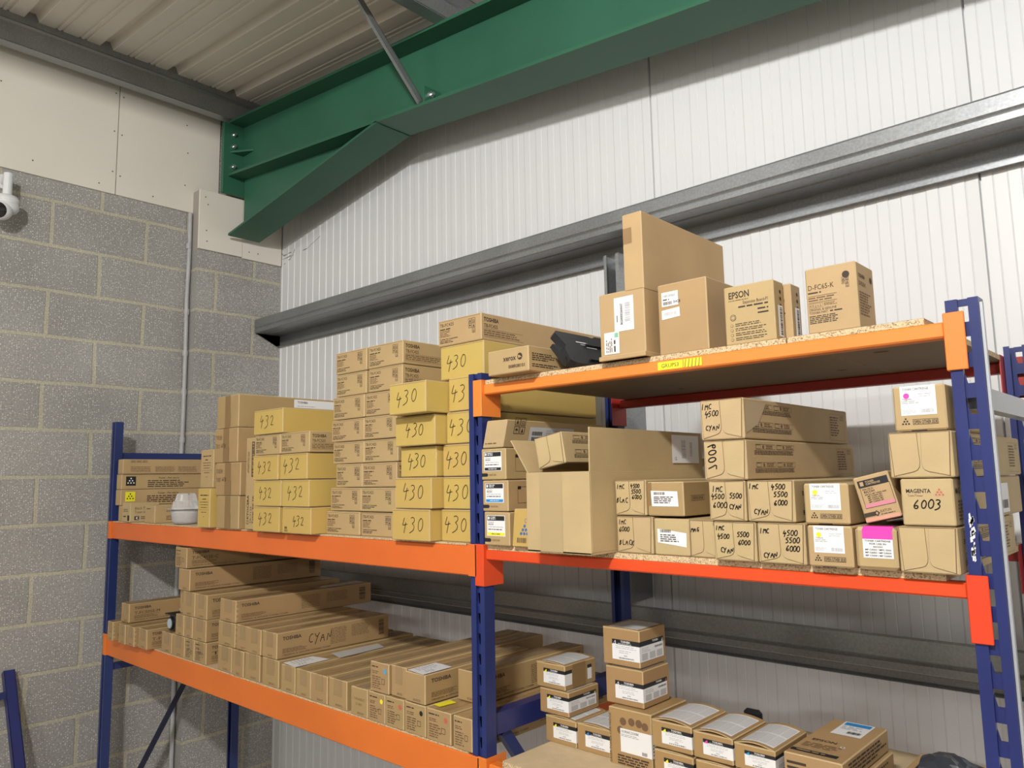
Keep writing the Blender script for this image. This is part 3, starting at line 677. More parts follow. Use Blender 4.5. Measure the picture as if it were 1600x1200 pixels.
def flapped(x0, x1, y, d, z0, z1, label, group='kraft toner cartons with folded end flaps', lines=(), m=light, sidep=True, rot=0.0, roll=0.0, big=None, cat='box'):
    """lines: (text, u, v, height) written by hand on the flaps"""
    c = Carton('flap_end_carton', x0, x1, y, d, z0, z1, m, label, group, rot, roll)
    w, h, r = c.w, c.h, c.r; T = .0016
    for s_ in (0, 1):
        P = [(.03, .975), (.465, .97), (.475, .60), (.485, .34), (.475, .24), (.44, .17), (.38, .135), (.07, .045)]
        if s_: P = [(1 - a, b) for a, b in P][::-1]
        P = [(a * w, b * h) for a, b in P]; q = Geo(); n = len(P)
        vs = [c.front(a, b, 0) for a, b in P] + [c.front(a, b, T) for a, b in P]
        q.mesh(vs, [(i, n + i, n + (i + 1) % n, (i + 1) % n) for i in range(n)], edge); q.poly([c.front(a, b, T) for a, b in P][::1], m)
        cx_ = sum(p[0] for p in P) / n; cy_ = sum(p[1] for p in P) / n
        q.poly([c.front(cx_ + (a - cx_) * 1.045, min(h * .99, cy_ + (b - cy_) * 1.04), .0005) for a, b in P], inkb); c.part('end_flap', q)  # dark rim behind the flap paints shadow into the gap around it
    c.g.quad(c.front, w * .04, h * .978, w * .96, h * .992, ink, .0004)
    for t, u, v, k in lines: c.g.hand(c.front, t, w * u, h * v, h * k, marker, r, t=.0017, off=T + .0006, gap=.66)
    if big: c.g.hand(lambda u, v, o: c.front(w * .12 + v * 1.0, h * .25 + u * 1.0, o), big, 0, 0, h * .24, marker, r, t=.0024, off=T + .0006)
    if sidep:
        sd = c.side; g = c.g
        for vv in (.62, .16):
            for uu in (.04, .135):
                g.frame(sd, uu, h * (vv + .14), uu + .088, h * (vv + .27), .0006, ink); g.frame(sd, uu + .003, h * (vv + .15), uu + .022, h * (vv + .26), .0006, ink)
                g.disc(sd, uu + .034, h * (vv + .205), h * .05, inkb); g.greek(sd, uu + .046, h * (vv + .155), uu + .084, h * (vv + .255), 2, inkb, r)
            g.greek(sd, .035, h * vv, .22, h * (vv + .12), 3, ink, r, ragged=.05)
        u = d - .115; g.frame(sd, u, h * .08, u + .095, h * .86, .0005, inkb); g.greek(sd, u + .005, h * .2, u + .06, h * .8, 8, inkb, r); g.frame(sd, u + .068, h * .70, u + .076, h * .82, .001, ink); g.frame(sd, u + .080, h * .70, u + .088, h * .82, .001, ink)
    return c

def cartridge(x0, x1, y, d, z0, z1, dot, name, label, rot=0.0):
    c = Carton('toner_cartridge_carton', x0, x1, y, d, z0, z1, tan, label, 'white labelled toner cartridge cartons', rot, bev=.003)
    w, h, r = c.w, c.h, c.r; f = c.front; l = Geo()
    l.quad(f, w * .15, h * .345, w * .83, h * .995, white, .0006); l.text(f, 'TONER CARTRIDGE', w * .20, h * .90, h * .05, ink, width=w * .50, off=.001)
    l.disc(f, w * .27, h * .78, h * .062, dot, .001); l.text(f, name, w * .19, h * .685, h * .045, inkb, width=w * .18, off=.001)
    l.greek(f, w * .18, h * .60, w * .52, h * .675, 2, greyp, r, off=.001); l.greek(f, w * .50, h * .74, w * .80, h * .84, 2, greyp, r, off=.001, fill=.25)
    l.greek(f, w * .18, h * .39, w * .44, h * .48, 3, greyp, r, off=.001, fill=.35); l.bars(f, w * .54, h * .39, w * .79, h * .475, greyp, r, off=.001)
    c.part('label', l, 'white label with coloured dot')
    for i, row in enumerate((1, 2, 3)):
        for k in range(row): c.g.disc(f, w * (.225 + (k - (row - 1) / 2) * .058), h * (.27 - i * .055), h * .021, black, n=8)
    c.g.frame(f, w * .36, h * .135, w * .84, h * .255, .0007, ink); c.g.text(f, 'OPEN OTHER SIDE', w * .375, h * .155, h * .075, ink, bold=True, width=w * .45)
    c.g.quad(f, w * .32, 0.0, w * .62, h * .018, black, .0006)
    return c.done()

def compat(x0, x1, y, d, z0, z1, band, label):
    c = Carton('compatible_toner_carton', x0, x1, y, d, z0, z1, tan, label, 'compatible toner cartons stacked beside the middle post', 0)
    w, h, r = c.w, c.h, c.r; f = c.front; l = Geo()
    l.quad(f, w * .12, h * .28, w * .84, h * .90, white, .0006); l.quad(f, w * .145, h * .745, w * .815, h * .885, black, .001)
    l.quad(f, w * .17, h * .775, w * .235, h * .86, white, .0013); l.greek(f, w * .27, h * .77, w * .50, h * .87, 2, white, r, off=.0013, ragged=.2)
    l.text(f, 'FOR USE IN', w * .18, h * .68, h * .03, ink, width=w * .22, off=.001); l.text(f, 'RICOH', w * .18, h * .61, h * .048, ink, bold=True, width=w * .20, off=.001)
    l.greek(f, w * .18, h * .535, w * .78, h * .575, 1, greyp, r, off=.001, ragged=.05); l.greek(f, w * .18, h * .455, w * .74, h * .505, 1, ink, r, off=.001, ragged=.05)
    l.quad(f, w * .145, h * .30, w * .815, h * .39, band, .001); l.greek(f, w * .30, h * .325, w * .66, h * .365, 1, white if band != yel else ink, r, off=.0013, ragged=0)
    c.part('label', l, 'white label with a coloured band')
    c.g.poly([f(a * w, b * h, .0007) for a, b in ((0.02, .10), (.24, .10), (.29, .155), (.24, .21), (.02, .21))], black)
    c.g.text(f, 'KATUN', w * .33, h * .125, h * .06, ink, width=w * .28)
    sd = c.side; c.g.frame(sd, .035, h * .25, .15, h * .78, .0007, ink); c.g.quad(sd, .035, h * .70, .047, h * .80, black); c.g.disc(sd, .075, h * .45, h * .1, black)
    return c.done()

def wrap_label(x0, x1, y, d, z0, z1, tri, label, group='small cartons with wrap-round white labels', sidel=True, topl=True, taped_side=False, lab=(.22, .92), tri2=None, bow=.004):
    c = Carton('small_labelled_carton', x0, x1, y, d, z0, z1, brown, label, group, 0)
    w, h, r = c.w, c.h, c.r; f = c.front; a, b = lab[0] * h * .9, lab[1] * h * .86; hb = b - (b - a) * .24; l = Geo(); u0 = w * .26
    l.quad(f, u0, a, w + .0004, hb, white, .0006); l.quad(f, u0, hb, w + .0004, b, black, .0006)
    l.poly([f(u0 + .002, hb - .001, .001), f(u0 + .012, hb - .001, .001), f(u0 + .010, b - .002, .001)], tri or white)
    if tri is None: l.poly([f(u0 + .004, hb + .001, .0013), f(u0 + .010, hb + .001, .0013), f(u0 + .009, b - .005, .0013)], black)
    l.text(f, 'TOSHIBA', w * .50, hb + (b - hb) * .42, (b - hb) * .42, white, bold=True, width=w * .26, off=.001); l.greek(f, w * .42, hb + .001, w * .80, hb + (b - hb) * .3, 1, white, r, off=.001, fill=.4)
    l.greek(f, w * .36, a + (hb - a) * .72, w * .92, a + (hb - a) * .95, 2, greyp, r, off=.001, fill=.3); l.greek(f, w * .45, a + (hb - a) * .42, w * .82, a + (hb - a) * .66, 2, greyp, r, off=.001, fill=.3)
    l.quad(f, w * .58, a + (hb - a) * .26, w * .67, a + (hb - a) * .33, greyp, .001); l.bars(f, w * .45, a + (hb - a) * .08, w * .85, a + (hb - a) * .17, ink, r, off=.001)
    c.part('label', l, 'white label with a black header')
    if sidel:
        sd = c.side; l = Geo(); e = d * (.9 if not taped_side else .22)
        l.quad(sd, -.0004, a, e, hb, white, .0006); l.quad(sd, -.0004, hb, e, b, black, .0006)
        if not taped_side:
            l.text(sd, 'TOSHIBA', e * .52, hb + (b - hb) * .42, (b - hb) * .42, white, bold=True, width=e * .25, off=.001)
            l.greek(sd, e * .08, a + (hb - a) * .6, e * .45, a + (hb - a) * .92, 3, greyp, r, off=.001, fill=.3); l.bars(sd, e * .62, a + (hb - a) * .72, e * .95, a + (hb - a) * .84, ink, r, off=.001)
            for k in (.08, .40, .70): l.quad(sd, e * k, a + (hb - a) * .08, e * (k + .24), a + (hb - a) * .52, mat('pale_grey_print', (.5, .5, .5), .5), .001)
            l.poly([sd(e - .010, hb + .001, .001), sd(e - .003, hb + .001, .001), sd(e - .004, b - .002, .001)], tri2 or tri or white)
        c.part('label', l)
        if taped_side:
            l = Geo(); l.quad(sd, d * .72, a, d * .86, hb, white, .0006); l.quad(sd, d * .72, hb, d * .86, b, black, .0006); c.part('label', l)
            t = Geo(); t.quad(sd, d * .24, .001, d * .66, h - .001, tape_m, .0008); c.part('tape', t)
    if topl:
        # bowed lid flap with a printed sheet on it
        q = Geo(); N = 8; pr = [((w - .002) * i / N, h + .0006 + bow * math.sin(math.pi * i / N)) for i in range(N + 1)]
        vs = []
        for y_ in (.001, d - .002): vs += [(a_, y_, b_) for a_, b_ in pr]
        q.mesh(vs, [(i, i + 1, N + 2 + i, N + 1 + i) for i in range(N)], brown)
        vs = [(a_, .001, b_ + .0) for a_, b_ in pr] + [(a_, .001, b_ - .002 if bow > .001 else b_ - .0004) for a_, b_ in pr]
        q.mesh(vs, [(i, N + 1 + i, N + 2 + i, i + 1) for i in range(N)], edge); c.part('lid_flap', q)
        def tp(u, v, off): return (u, v, h + .0010 + bow * math.sin(math.pi * max(0, min(1, u / (w - .002)))) + off)
        l = Geo(); gp = mat('grey_panel_print', (.58, .58, .57), .5)
        n0 = 8
        for i in range(n0):
            ua = w * (.12 + .80 * i / n0); ub = w * (.12 + .80 * (i + 1) / n0); l.poly([tp(ua, d * .06, 0), tp(ub, d * .06, 0), tp(ub, d * .90, 0), tp(ua, d * .90, 0)], white)
        for i in range(4):
            for j in range(2):
                ua = w * (.14 + .195 * i); ub = ua + w * .175; va = d * (.10 + .40 * j); vb = va + d * .36
                um = (ua + ub) / 2
                l.poly([tp(ua, va, .0004), tp(um, va, .0004), tp(um, vb, .0004), tp(ua, vb, .0004)], gp); l.poly([tp(um, va, .0004), tp(ub, va, .0004), tp(ub, vb, .0004), tp(um, vb, .0004)], gp)
        c.part('label', l, 'printed sheet in grey panels')
    return c.done()

ORD = ['bottom', 'second from bottom', 'third from bottom', 'fourth from bottom', 'fifth from bottom', 'sixth from bottom', 'seventh from bottom', 'top']

# --- upper left bay: long cartons along the left end
zz = [1.813, 1.886, 1.960, 2.032, 2.103]
txt = ['long plain kraft carton, bottom of the pile at the left blue post', 'long kraft carton with yellow square print, left end pile', 'long kraft carton with black square print, left end pile', 'long kraft carton with a row of tiny symbols, top of left end pile']
for i in range(4):
    x0 = (.262, .232, .236, .246)[i]; x1 = (.318, .294, .296, .306)[i]
    c = Carton('long_carton', x0, x1, (.275, .27, .27, .27)[i], .60, zz[i], zz[i + 1] - .0012, tan, txt[i], 'long cartons piled at the left end of the upper left shelf')
    sd, g, r, h = c.side, c.g, c.r, c.h
    if i == 3:
        icons(g, sd, .035, h * .62, .010, ink, r, 2); icons(g, sd, .062, h * .62, .010, ink, r, 2); icons(g, sd, .089, h * .62, .010, ink, r, 2)
        for u in (.035, .15, .26): g.greek(sd, u, h * .12, u + .095, h * .52, 6, inkb, r, fill=.4, ragged=.1)
    elif i:
        g.quad(sd, .02, h * .24, .065, h * .86, black if i == 2 else yel)
        for a, row in enumerate((1, 2, 3)):
            for k in range(row): g.disc(sd, .0425 + (k - (row - 1) / 2) * .013, h * (.72 - a * .15), .0036, white if i == 2 else ink, .0009, n=8)
        g.text(sd, 'Toner - For use in', .17, h * .70, h * .10, ink, bold=True, width=.10); g.greek(sd, .12, h * .10, .32, h * .62, 4, ink, r, ragged=.25)
    c.done()
c = Carton('black_toner_carton', .362, .452, .255, .13, 1.813, 1.900, light, 'small kraft carton lettered Black Toner, left front of the shelf'); g, r = c.g, c.r
g.text(c.side, 'Black Toner', .02, .055, .012, inkb, width=.075); g.text(c.side, 'Toner noir', .02, .038, .012, inkb, width=.06); g.quad(c.side, .02, .008, .04, .026, black); g.text(c.side, 'K', .0255, .011, .012, white, bold=True, off=.0009); g.greek(c.side, .048, .010, .10, .026, 2, inkb, r)
g.greek(c.front, .015, .045, .07, .06, 2, inkb, r); g.quad(c.front, .062, .006, .085, .03, black); g.greek(c.front, .015, .02, .055, .03, 1, ink, r); c.done()
c = Carton('dented_carton', .580, .684, .27, .26, 1.813, 1.890, tan, 'dented brown carton beside the Black Toner carton', rot=0); g, r = c.g, c.r
g.greek(c.front, .02, .058, .07, .066, 1, ink, r); g.greek(c.side, .05, .045, .20, .065, 3, inkb, r); g.greek(c.side, .05, .01, .20, .032, 3, inkb, r); c.done()
for (x0, x1, y, z0, z1, m_, lb) in ((1.167, 1.266, .235, 1.813, 1.962, yell, 'narrow yellowish carton standing upright on the shelf, right of the clear container'), (1.150, 1.256, .25, 1.9635, 2.111, tan, 'narrow tan carton standing on top of the narrow yellowish carton')):
    c = Carton('narrow_carton', x0, x1, y, .30, z0, z1, m_, lb); g, r = c.g, c.r
    g.greek(c.front, .02, .118, .085, .126, 1, ink, r, ragged=0); g.greek(c.front, .038, .104, .068, .111, 1, ink, r)
    for k, vv in enumerate((.093, .083, .073)): g.greek(c.front, .018 + .004 * k, vv, .088 - .004 * k, vv + .006, 1, inkb, r, ragged=.05)
    g.quad(c.front, .012, .066, .094, .0668, inkb); g.greek(c.front, .03, .055, .08, .061, 1, inkb, r); g.quad(c.front, .048, .04, .056, .042, ink); c.done()
# taped cartons
ez = [1.813, 1.9345, 2.057, 2.186, 2.309]
taped(1.292, 1.462, .25, .40, ez[0], ez[1] - .001, 'plain taped carton, bottom of the four taped cartons')
taped(1.277, 1.468, .25, .40, ez[1], ez[2] - .001, 'taped carton with faint handwriting, second from bottom of the taped stack', text=('TOSH', 'TOS WTB'))
taped(1.262, 1.442, .25, .40, ez[2], ez[3] - .001, 'taped carton with faint handwriting, third from bottom of the taped stack', text=('TOSH', 'TOS WTB'))
taped(1.276, 1.443, .25, .43, ez[3], ez[4], 'long taped carton with a white side label, top of the taped stack', side_label=True)
c = Carton('upright_carton', 1.508, 1.573, .25, .14, 1.815, 2.140, tan, 'tall narrow carton with sideways lettering, standing between taped and 432 stacks'); g, r = c.g, c.r
g.text(c.front, 'KYOCERA', .026, .035, .013, ink, bold=True, width=.085, rot=90); g.frame(c.front, .012, .018, .026, .031, .002, ink); g.text(c.front, 'TK-7125', .046, .02, .010, ink, width=.06, rot=90); g.text(c.front, 'Toner Kit TK', .060, .02, .009, ink, bold=True, width=.10, rot=90)
g.greek(lambda u, v, o: c.front(v, u, o), .20, .012, .30, .024, 2, inkb, r); l = Geo(); l.frame(c.front, .042, .185, .060, .31, .003, black, .0007); l.bars(c.front, .046, .19, .056, .305, ink, r, off=.0009, vert=True); c.part('label', l, 'sideways barcode print'); c.done()
# 432 stack
G = 'yellow cartons with 432 written by hand'; gz = [1.813, 1.899, 1.9875, 2.074, 2.145]
for i in range(3):
    hand_box((1.605, 1.606, 1.602)[i], (1.780, 1.788, 1.768)[i], .23 + jit(.004), .50, gz[i], gz[i + 1] - .0012, '432', 'yellow carton marked 432, %s in the left column of its stack' % ORD[i], G, rot=jit(.006), us=.2 + jit(.04))
    hand_box((1.801, 1.797, 1.772)[i], (1.971, 1.959, 1.937)[i], .23 + jit(.004), .50, gz[i], gz[i + 1] - .0012, '432', 'yellow carton marked 432, %s in the right column of its stack' % ORD[i], G, rot=jit(.006), us=(.38, .2, .12)[i], hs=(.36, .48, .5)[i], mark=(i == 0))
printed_tb(1.597, 1.766, .235, .50, gz[3], gz[4] - .0012, 'brown printed carton in the 432 stack, left of a pair', 'brown printed cartons laid in the 432 stack', 'TB-FC505')
printed_tb(1.769, 1.944, .235, .50, gz[3], gz[4] - .0012, 'brown printed carton in the 432 stack, right of a pair', 'brown printed cartons laid in the 432 stack', 'TB-FC505')
hand_box(1.595, 1.787, .23, .50, gz[4], 2.231, '432', 'single yellow carton marked 432 on top of its stack', G)
# tall printed stack
hz_ = [1.813, 1.8865, 1.9595, 2.0335, 2.1035, 2.174, 2.2475, 2.3205, 2.393]; G = 'light brown printed cartons in the tall two column stack'
XL_ = [(1.973, 2.150), (1.994, 2.156), (2.024, 2.163), (2.000, 2.165), (1.996, 2.169), (2.005, 2.172), (2.016, 2.178), (2.012, 2.178)]
XR_ = [(2.153, 2.318), (2.160, 2.328), (2.166, 2.332), (2.168, 2.332), (2.172, 2.332), (2.175, 2.334), (2.193, 2.356), (2.188, 2.356)]
for i in range(8):
    printed_tb(*XL_[i], .285 + jit(.004), .53, hz_[i], hz_[i + 1] - .0014, 'light brown printed carton, %s in left column of the tall printed stack' % ORD[i], G, rot=jit(.004))
    printed_tb(*XR_[i], .285 + jit(.004), .53, hz_[i], hz_[i + 1] - .0014, 'light brown printed carton, %s in right column of the tall printed stack' % ORD[i], G, rot=jit(.004))
# 430 stacks
lz = [1.813, 1.900, 1.9865, 2.0725, 2.158, 2.2445]; G = 'yellow cartons with 430 written by hand'
LX = [(2.364, 2.524), (2.378, 2.532), (2.378, 2.530), (2.379, 2.548)]
for i in range(4):
    hand_box(*LX[i], (.24, .24, .26, .24)[i], .52, lz[i], lz[i + 1] - .0012, '430', 'yellow carton marked 430, %s in left column of the 430 stack' % ORD[i], G, us=.24 + jit(.05), hs=.44 + jit(.03))
hand_box(2.402, 2.557, .20, .52, lz[4], lz[5], '430', 'yellow carton marked 430 jutting forward, top of the left 430 column', G, us=.2)
RX = [(2.527, 2.655), (2.535, 2.655), (2.535, 2.655), (2.551, 2.655), (2.5605, 2.655)]
rzz = [1.813, 1.899, 1.986, 2.0735, 2.161, 2.2545]
for i in range(5):
    hand_box(RX[i][0], 2.655, .28, .545, rzz[i], rzz[i + 1] - .0012, '430', 'yellow carton marked 430, %s in right column behind the blue post' % ORD[i], G, us=.10, hs=.46)
hand_box(2.495, 2.668, .31, .50, 2.2555, 2.3515, '430', 'yellow carton marked 430, top of the right 430 column above the post', G, us=.14, hs=.40)
printed_tb(2.486, 2.660, .31, .55, 2.3525, 2.428, 'long printed carton lying on the highest yellow 430 carton', None)

# --- highest shelf
c = Carton('flat_carton', 2.767, 2.906, .225, .28, 2.2322, 2.2945, tan, 'flat dented brown carton overhanging the left end of the highest shelf', rot=-.02); g, r = c.g, c.r
g.text(c.front, 'xerox', .055, .031, .013, ink, bold=True, width=.043); g.text(c.front, '008R08101', .072, .012, .008, ink, bold=True, width=.055)
g.disc(c.front, .111, .038, .0085, ink, .0006); g.poly([c.front(.104, .042, .0009), c.front(.112, .040, .0009), c.front(.118, .034, .0009), c.front(.113, .036, .0009), c.front(.107, .033, .0009)], tan)
g.greek(c.side, .012, .026, .10, .046, 4, ink, r, ragged=.35); g.greek(c.side, .012, .010, .12, .020, 2, ink, r); c.done()
# black waste toner tray leaning on it
A = Vector((3.009, .285, 2.2495)); B = Vector((2.937, .285, 2.338)); V = Vector((.004, .30, .0)); u = (B - A); nn = V.cross(u).normalized()
if nn.z < 0: nn = -nn
A = A - nn * .026
wt = tag(empty('waste_toner_tray', A), 'black plastic tray leaning on the flat carton of the highest shelf', 'tray'); g = Geo()
T_ = .020
def wp(a, b, t): return A + u * a + V * b + nn * t
out = [(0, 0), (.08, -.06), (.45, -.02), (.55, .03), (.92, 0), (1, .03), (1, .45), (.97, .5), (1.04, .56), (1.04, .66), (.97, .70), (1.02, .78), (1.02, .9), (.95, .95), (.95, 1), (0, 1)]
n = len(out); vs = [wp(a, b, 0) for a, b in out] + [wp(a, b, T_) for a, b in out]
g.mesh(vs, [(i, (i + 1) % n, n + (i + 1) % n, n + i) for i in range(n)], plastic_b); g.poly([wp(a, b, T_) for a, b in out], plastic_b); g.poly([wp(a, b, 0) for a, b in out][::-1], plastic_b)
for (a0, a1, b0, b1) in ((.12, .16, .2, .95), (.30, .34, .45, .98), (.62, .66, .30, .95)):
    vs = [wp(a, b, t) for a in (a0, a1) for b in (b0, b1) for t in (T_, T_ + .006)]; g.mesh(vs, [(0, 1, 3, 2), (4, 6, 7, 5), (0, 4, 5, 1), (2, 3, 7, 6), (0, 2, 6, 4), (1, 5, 7, 3)], plastic_b)
vs = [wp(a, b, t) for a in (.2, .75) for b in (-.02, .03) for t in (-.012, .0)]; g.mesh(vs, [(0, 1, 3, 2), (4, 6, 7, 5), (0, 4, 5, 1), (2, 3, 7, 6), (0, 2, 6, 4), (1, 5, 7, 3)], plastic_b)
rel(g.build('tray_body'), wt)
g = Geo(); fm = lambda uu, vv, off: wp(vv, uu, T_ + .001 + off)
for k, (b0, b1) in enumerate(((.20, .36), (.24, .46), (.30, .44))): g.poly([wp(.70 - k * .07, b0, T_ + .001), wp(.70 - k * .07, b1, T_ + .001), wp(.73 - k * .07, b1, T_ + .001), wp(.73 - k * .07, b0, T_ + .001)], white if k == 0 else greyp)
rel(g.build('label'), wt)['label'] = 'small white print'
g = Geo(); cc_ = wp(.12, .02, T_ * .5); g.cyl(cc_, cc_ + Vector((-.012, -.018, 0)), .012, plastic_b, 16); rel(g.build('cap'), wt)
# L shaped carton
c = Carton('stepped_carton', 3.098, 3.217, .25, .30, 2.2322, 2.385, tan, 'tall stepped carton with white barcode labels, tallest on the highest shelf'); g, r = c.g, c.r; w = c.w
g.box(.070, w + .001, .0, .375, .1475, .322, tan, bev=.0016, em=edge); g.box(-.001, w + .002, -.006, .30, 0.0, .010, tan, bev=.001, em=edge)
fr_ = lambda u, v, o: (u, -.0 - o, v)
l = Geo(); l.quad(fr_, .041, .062, .092, .138, white, .0008); l.text(fr_, 'BG0000260507', .063, .076, .006, ink, bold=True, width=.048, rot=90, off=.0012); l.bars(fr_, .069, .082, .083, .124, greyp, r, off=.0012, vert=True); l.greek(lambda u, v, o: fr_(v, u, o), .083, .046, .105, .051, 1, inkb, r, off=.0012); c.part('label', l, 'large white barcode label')
l = Geo(); l.quad(fr_, .012, .014, .052, .063, white, .0011); l.greek(lambda u, v, o: fr_(v, u, o), .018, .016, .050, .034, 4, inkb, r, off=.0016); l.greek(lambda u, v, o: fr_(v, u, o), .018, .036, .055, .044, 1, ink, r, off=.0016); l.quad(fr_, .040, .050, .050, .060, mat('green_print', (.2, .5, .3), .5), .0015); c.part('label', l, 'small white label')
l = Geo(); fu = lambda u, v, o: (u, -o, v); l.quad(fu, .072, .255, .094, .29, tape_m, .0008); c.part('tape', l, 'printed tape patch')
c.done()
c = Carton('labelled_carton', 3.236, 3.352, .275, .22, 2.2322, 2.386, kraft, 'brown carton with two small white labels, right of the stepped carton'); g, r = c.g, c.r; f = c.front
l = Geo(); l.quad(f, .010, .104, .050, .135, white, .0008); l.text(f, 'TONER CARTRIDGE', .013, .124, .005, ink, off=.0012, width=.03); l.greek(f, .013, .116, .035, .121, 1, ink, r, off=.0012); l.bars(f, .013, .107, .036, .114, ink, r, off=.0012); l.text(f, 'SHC3', .038, .109, .005, ink, bold=True, off=.0012); c.part('label', l, 'white label')
l = Geo(); l.poly([f(.009, .076, .0008), f(.053, .079, .0008), f(.052, .099, .0008), f(.009, .096, .0008)], white); l.bars(f, .014, .084, .044, .091, greyp, r, off=.0012); c.part('label', l, 'white label')
c.done()
for k, (x0, x1, y, z1, lb) in enumerate(((3.390, 3.494, .275, 2.352, 'upright carton lettered with expansion board text on the highest shelf'), (3.402, 3.507, .325, 2.350, 'second upright carton hidden behind the lettered expansion board carton'))):
    c = Carton('expansion_board_carton', x0, x1, y, .046, 2.2322, z1, tan, lb, 'expansion board cartons on the highest shelf'); g, r = c.g, c.r; f = c.front
    g.text(f, 'EPSON', .010, .094, .013, ink, bold=True, width=.044); g.greek(f, .010, .088, .052, .091, 1, inkb, r, ragged=0)
    g.text(f, 'Expansion Board-P1', .040, .080, .0065, ink, width=.052); g.greek(f, .030, .072, .092, .078, 1, ink, r, ragged=0); g.greek(f, .070, .063, .092, .069, 1, ink, r, ragged=0); g.greek(f, .070, .055, .092, .061, 1, ink, r, ragged=0)
    g.disc(f, .018, .055, .0065, ink, .0005); g.disc(f, .018, .055, .0055, tan, .0008); g.frame(f, .0145, .0515, .0215, .0585, .0006, ink, .001)
    for j in range(4): g.greek(f, .022, .036 - j * .0095, .088, .0435 - j * .0095, 2, ink, r, ragged=.25, fill=.4); g.disc(f, .0145, .039 - j * .0095, .0030, ink, .0005); g.disc(f, .0145, .039 - j * .0095, .0024, tan, .0008)
    sd = c.side
    for j in range(3): g.disc(sd, .028, .098 - .014 * j, .004, ink, n=8)
    l = Geo(); l.quad(sd, .014, .008, .036, .070, white, .0008); l.bars(sd, .022, .012, .032, .066, ink, r, off=.0012, vert=True); c.part('label', l, 'white barcode label'); c.done()
c = Carton('developer_carton', 3.556, 3.648, .275, .092, 2.2322, 2.356, tan, 'printed carton with a black dot standing alone, rightmost on the highest shelf'); g, r = c.g, c.r; f = c.front
g.text(f, 'D-FC65-K', .004, .082, .0095, ink, width=.048); g.greek(f, .004, .074, .034, .079, 1, ink, r); g.disc(f, .074, .101, .0065, ink); icons(g, f, .066, .084, .006, ink, r)
g.quad(f, .004, .070, .056, .0706, ink); g.greek(f, .004, .060, .055, .069, 2, inkb, r); g.quad(f, .004, .0578, .056, .0584, ink); g.text(f, '410 g x 6', .005, .0500, .0045, inkb, width=.022); g.frame(f, .004, .0485, .030, .0562, .0004, inkb); g.greek(f, .032, .050, .056, .056, 3, inkb, r)
g.text(f, 'ORIGINAL & GENUINE', .004, .0425, .0045, ink, width=.05); g.text(f, 'TOSHIBA PART', .004, .0365, .0045, ink, width=.034); g.greek(f, .042, .0365, .066, .041, 1, ink, r); g.greek(f, .004, .018, .066, .034, 5, ink, r)
sd = c.side; g.text(sd, 'TOSHIBA', .010, .095, .007, ink, bold=True, width=.034); g.text(sd, 'D-FC65-K', .010, .080, .008, ink, width=.036); g.disc(sd, .075, .098, .006, ink); g.greek(sd, .010, .025, .07, .07, 9, inkb, r); c.done()

# --- middle shelf of the right bay
oz = [1.8135, 1.897, 1.975, 2.0545]
compat(2.721, 2.808, .25, .34, oz[0], oz[1] - .0012, yel, 'toner carton with a yellow band on its label, beside the middle post')
compat(2.717, 2.805, .25, .34, oz[1], oz[2] - .0012, cyan, 'toner carton with a blue band on its label, beside the middle post')
compat(2.714, 2.799, .25, .34, oz[2], oz[3] - .0012, black, 'toner carton with a black band on its label, beside the middle post')
c = Carton('slumped_carton', 2.718, 2.789, .25, .40, oz[3], 2.124, light, 'slumped kraft carton with grey shipping label, on the banded toner cartons', shear=.26); g, r = c.g, c.r
icons(g, c.side, .03, .034, .019, ink, r, 4); g.greek(c.front, .008, .008, .06, .014, 1, inkb, r)
l = Geo(); l.quad(c.side, .09, .012, .27, .053, mat('grey_label', (.58, .59, .61), .5), .0008); l.bars(c.side, .10, .032, .14, .042, ink, r, off=.0012); l.bars(c.side, .10, .018, .14, .028, ink, r, off=.0012); l.greek(c.side, .155, .018, .255, .048, 5, greyp, r, off=.0012); c.part('label', l, 'grey shipping label'); c.done()
c = Carton('cyan_toner_carton', 2.815, 2.900, .25, .20, 1.8135, 1.905, yell, 'yellowish carton with blue dots, half hidden left of the open box', shear=.10); g, r = c.g, c.r
g.text(c.front, 'CYAN', .036, .058, .010, bluep, width=.03)
for i, row in enumerate((1, 2, 3)):
    for k in range(row): g.disc(c.front, .038 + (k - (row - 1) / 2) * .010, .050 - i * .009, .0038, bluep, n=10)
g.bars(c.front, .016, .010, .046, .022, inkb, r); c.done()
# large open box with raised flaps
ob = tag(empty('open_carton', (2.928, .18, 1.8135)), 'large open kraft box with raised flaps overhanging the middle shelf', 'box')
w, d, h, t = .180, .49, .176, .004; g = Geo()
g.box(0, w, 0, d, 0, t, light); g.box(0, w, 0, t, 0, h, light, bev=.001, em=edge); g.box(0, w, d - t, d, 0, h, light); g.box(0, t, t, d - t, t, h, light); g.box(w - t, w, t, d - t, t, h, light, bev=.001, em=edge)
o = g.build('body', ob)
def flap(p0, p1, up, label=None, th=.003, inset=.004):
    p0, p1, up = Vector(p0), Vector(p1), Vector(up); e = (p1 - p0).normalized(); nrm = e.cross(up).normalized() * th / 2; q = Geo(); a = p0 + e * inset; b_ = p1 - e * inset
    P = [a, b_, b_ + up - e * .002, a + up + e * .002]; vs = [p - nrm for p in P] + [p + nrm for p in P]
    q.mesh(vs, [(0, 3, 2, 1), (4, 5, 6, 7), (0, 1, 5, 4), (1, 2, 6, 5), (2, 3, 7, 6), (3, 0, 4, 7)], light); r_ = q.build('flap', ob)
    if label: r_['label'] = label
    return r_
flap((w - .002, 0, h), (w - .002, d, h), (0.000, 0, .095), 'tall raised flap')
flap((.002, 0, h), (.002, d, h), (-.053, 0, .076), 'flap folded outwards')
flap((.006, d - .002, h), (w - .006, d - .002, h), (0, .06, .03))
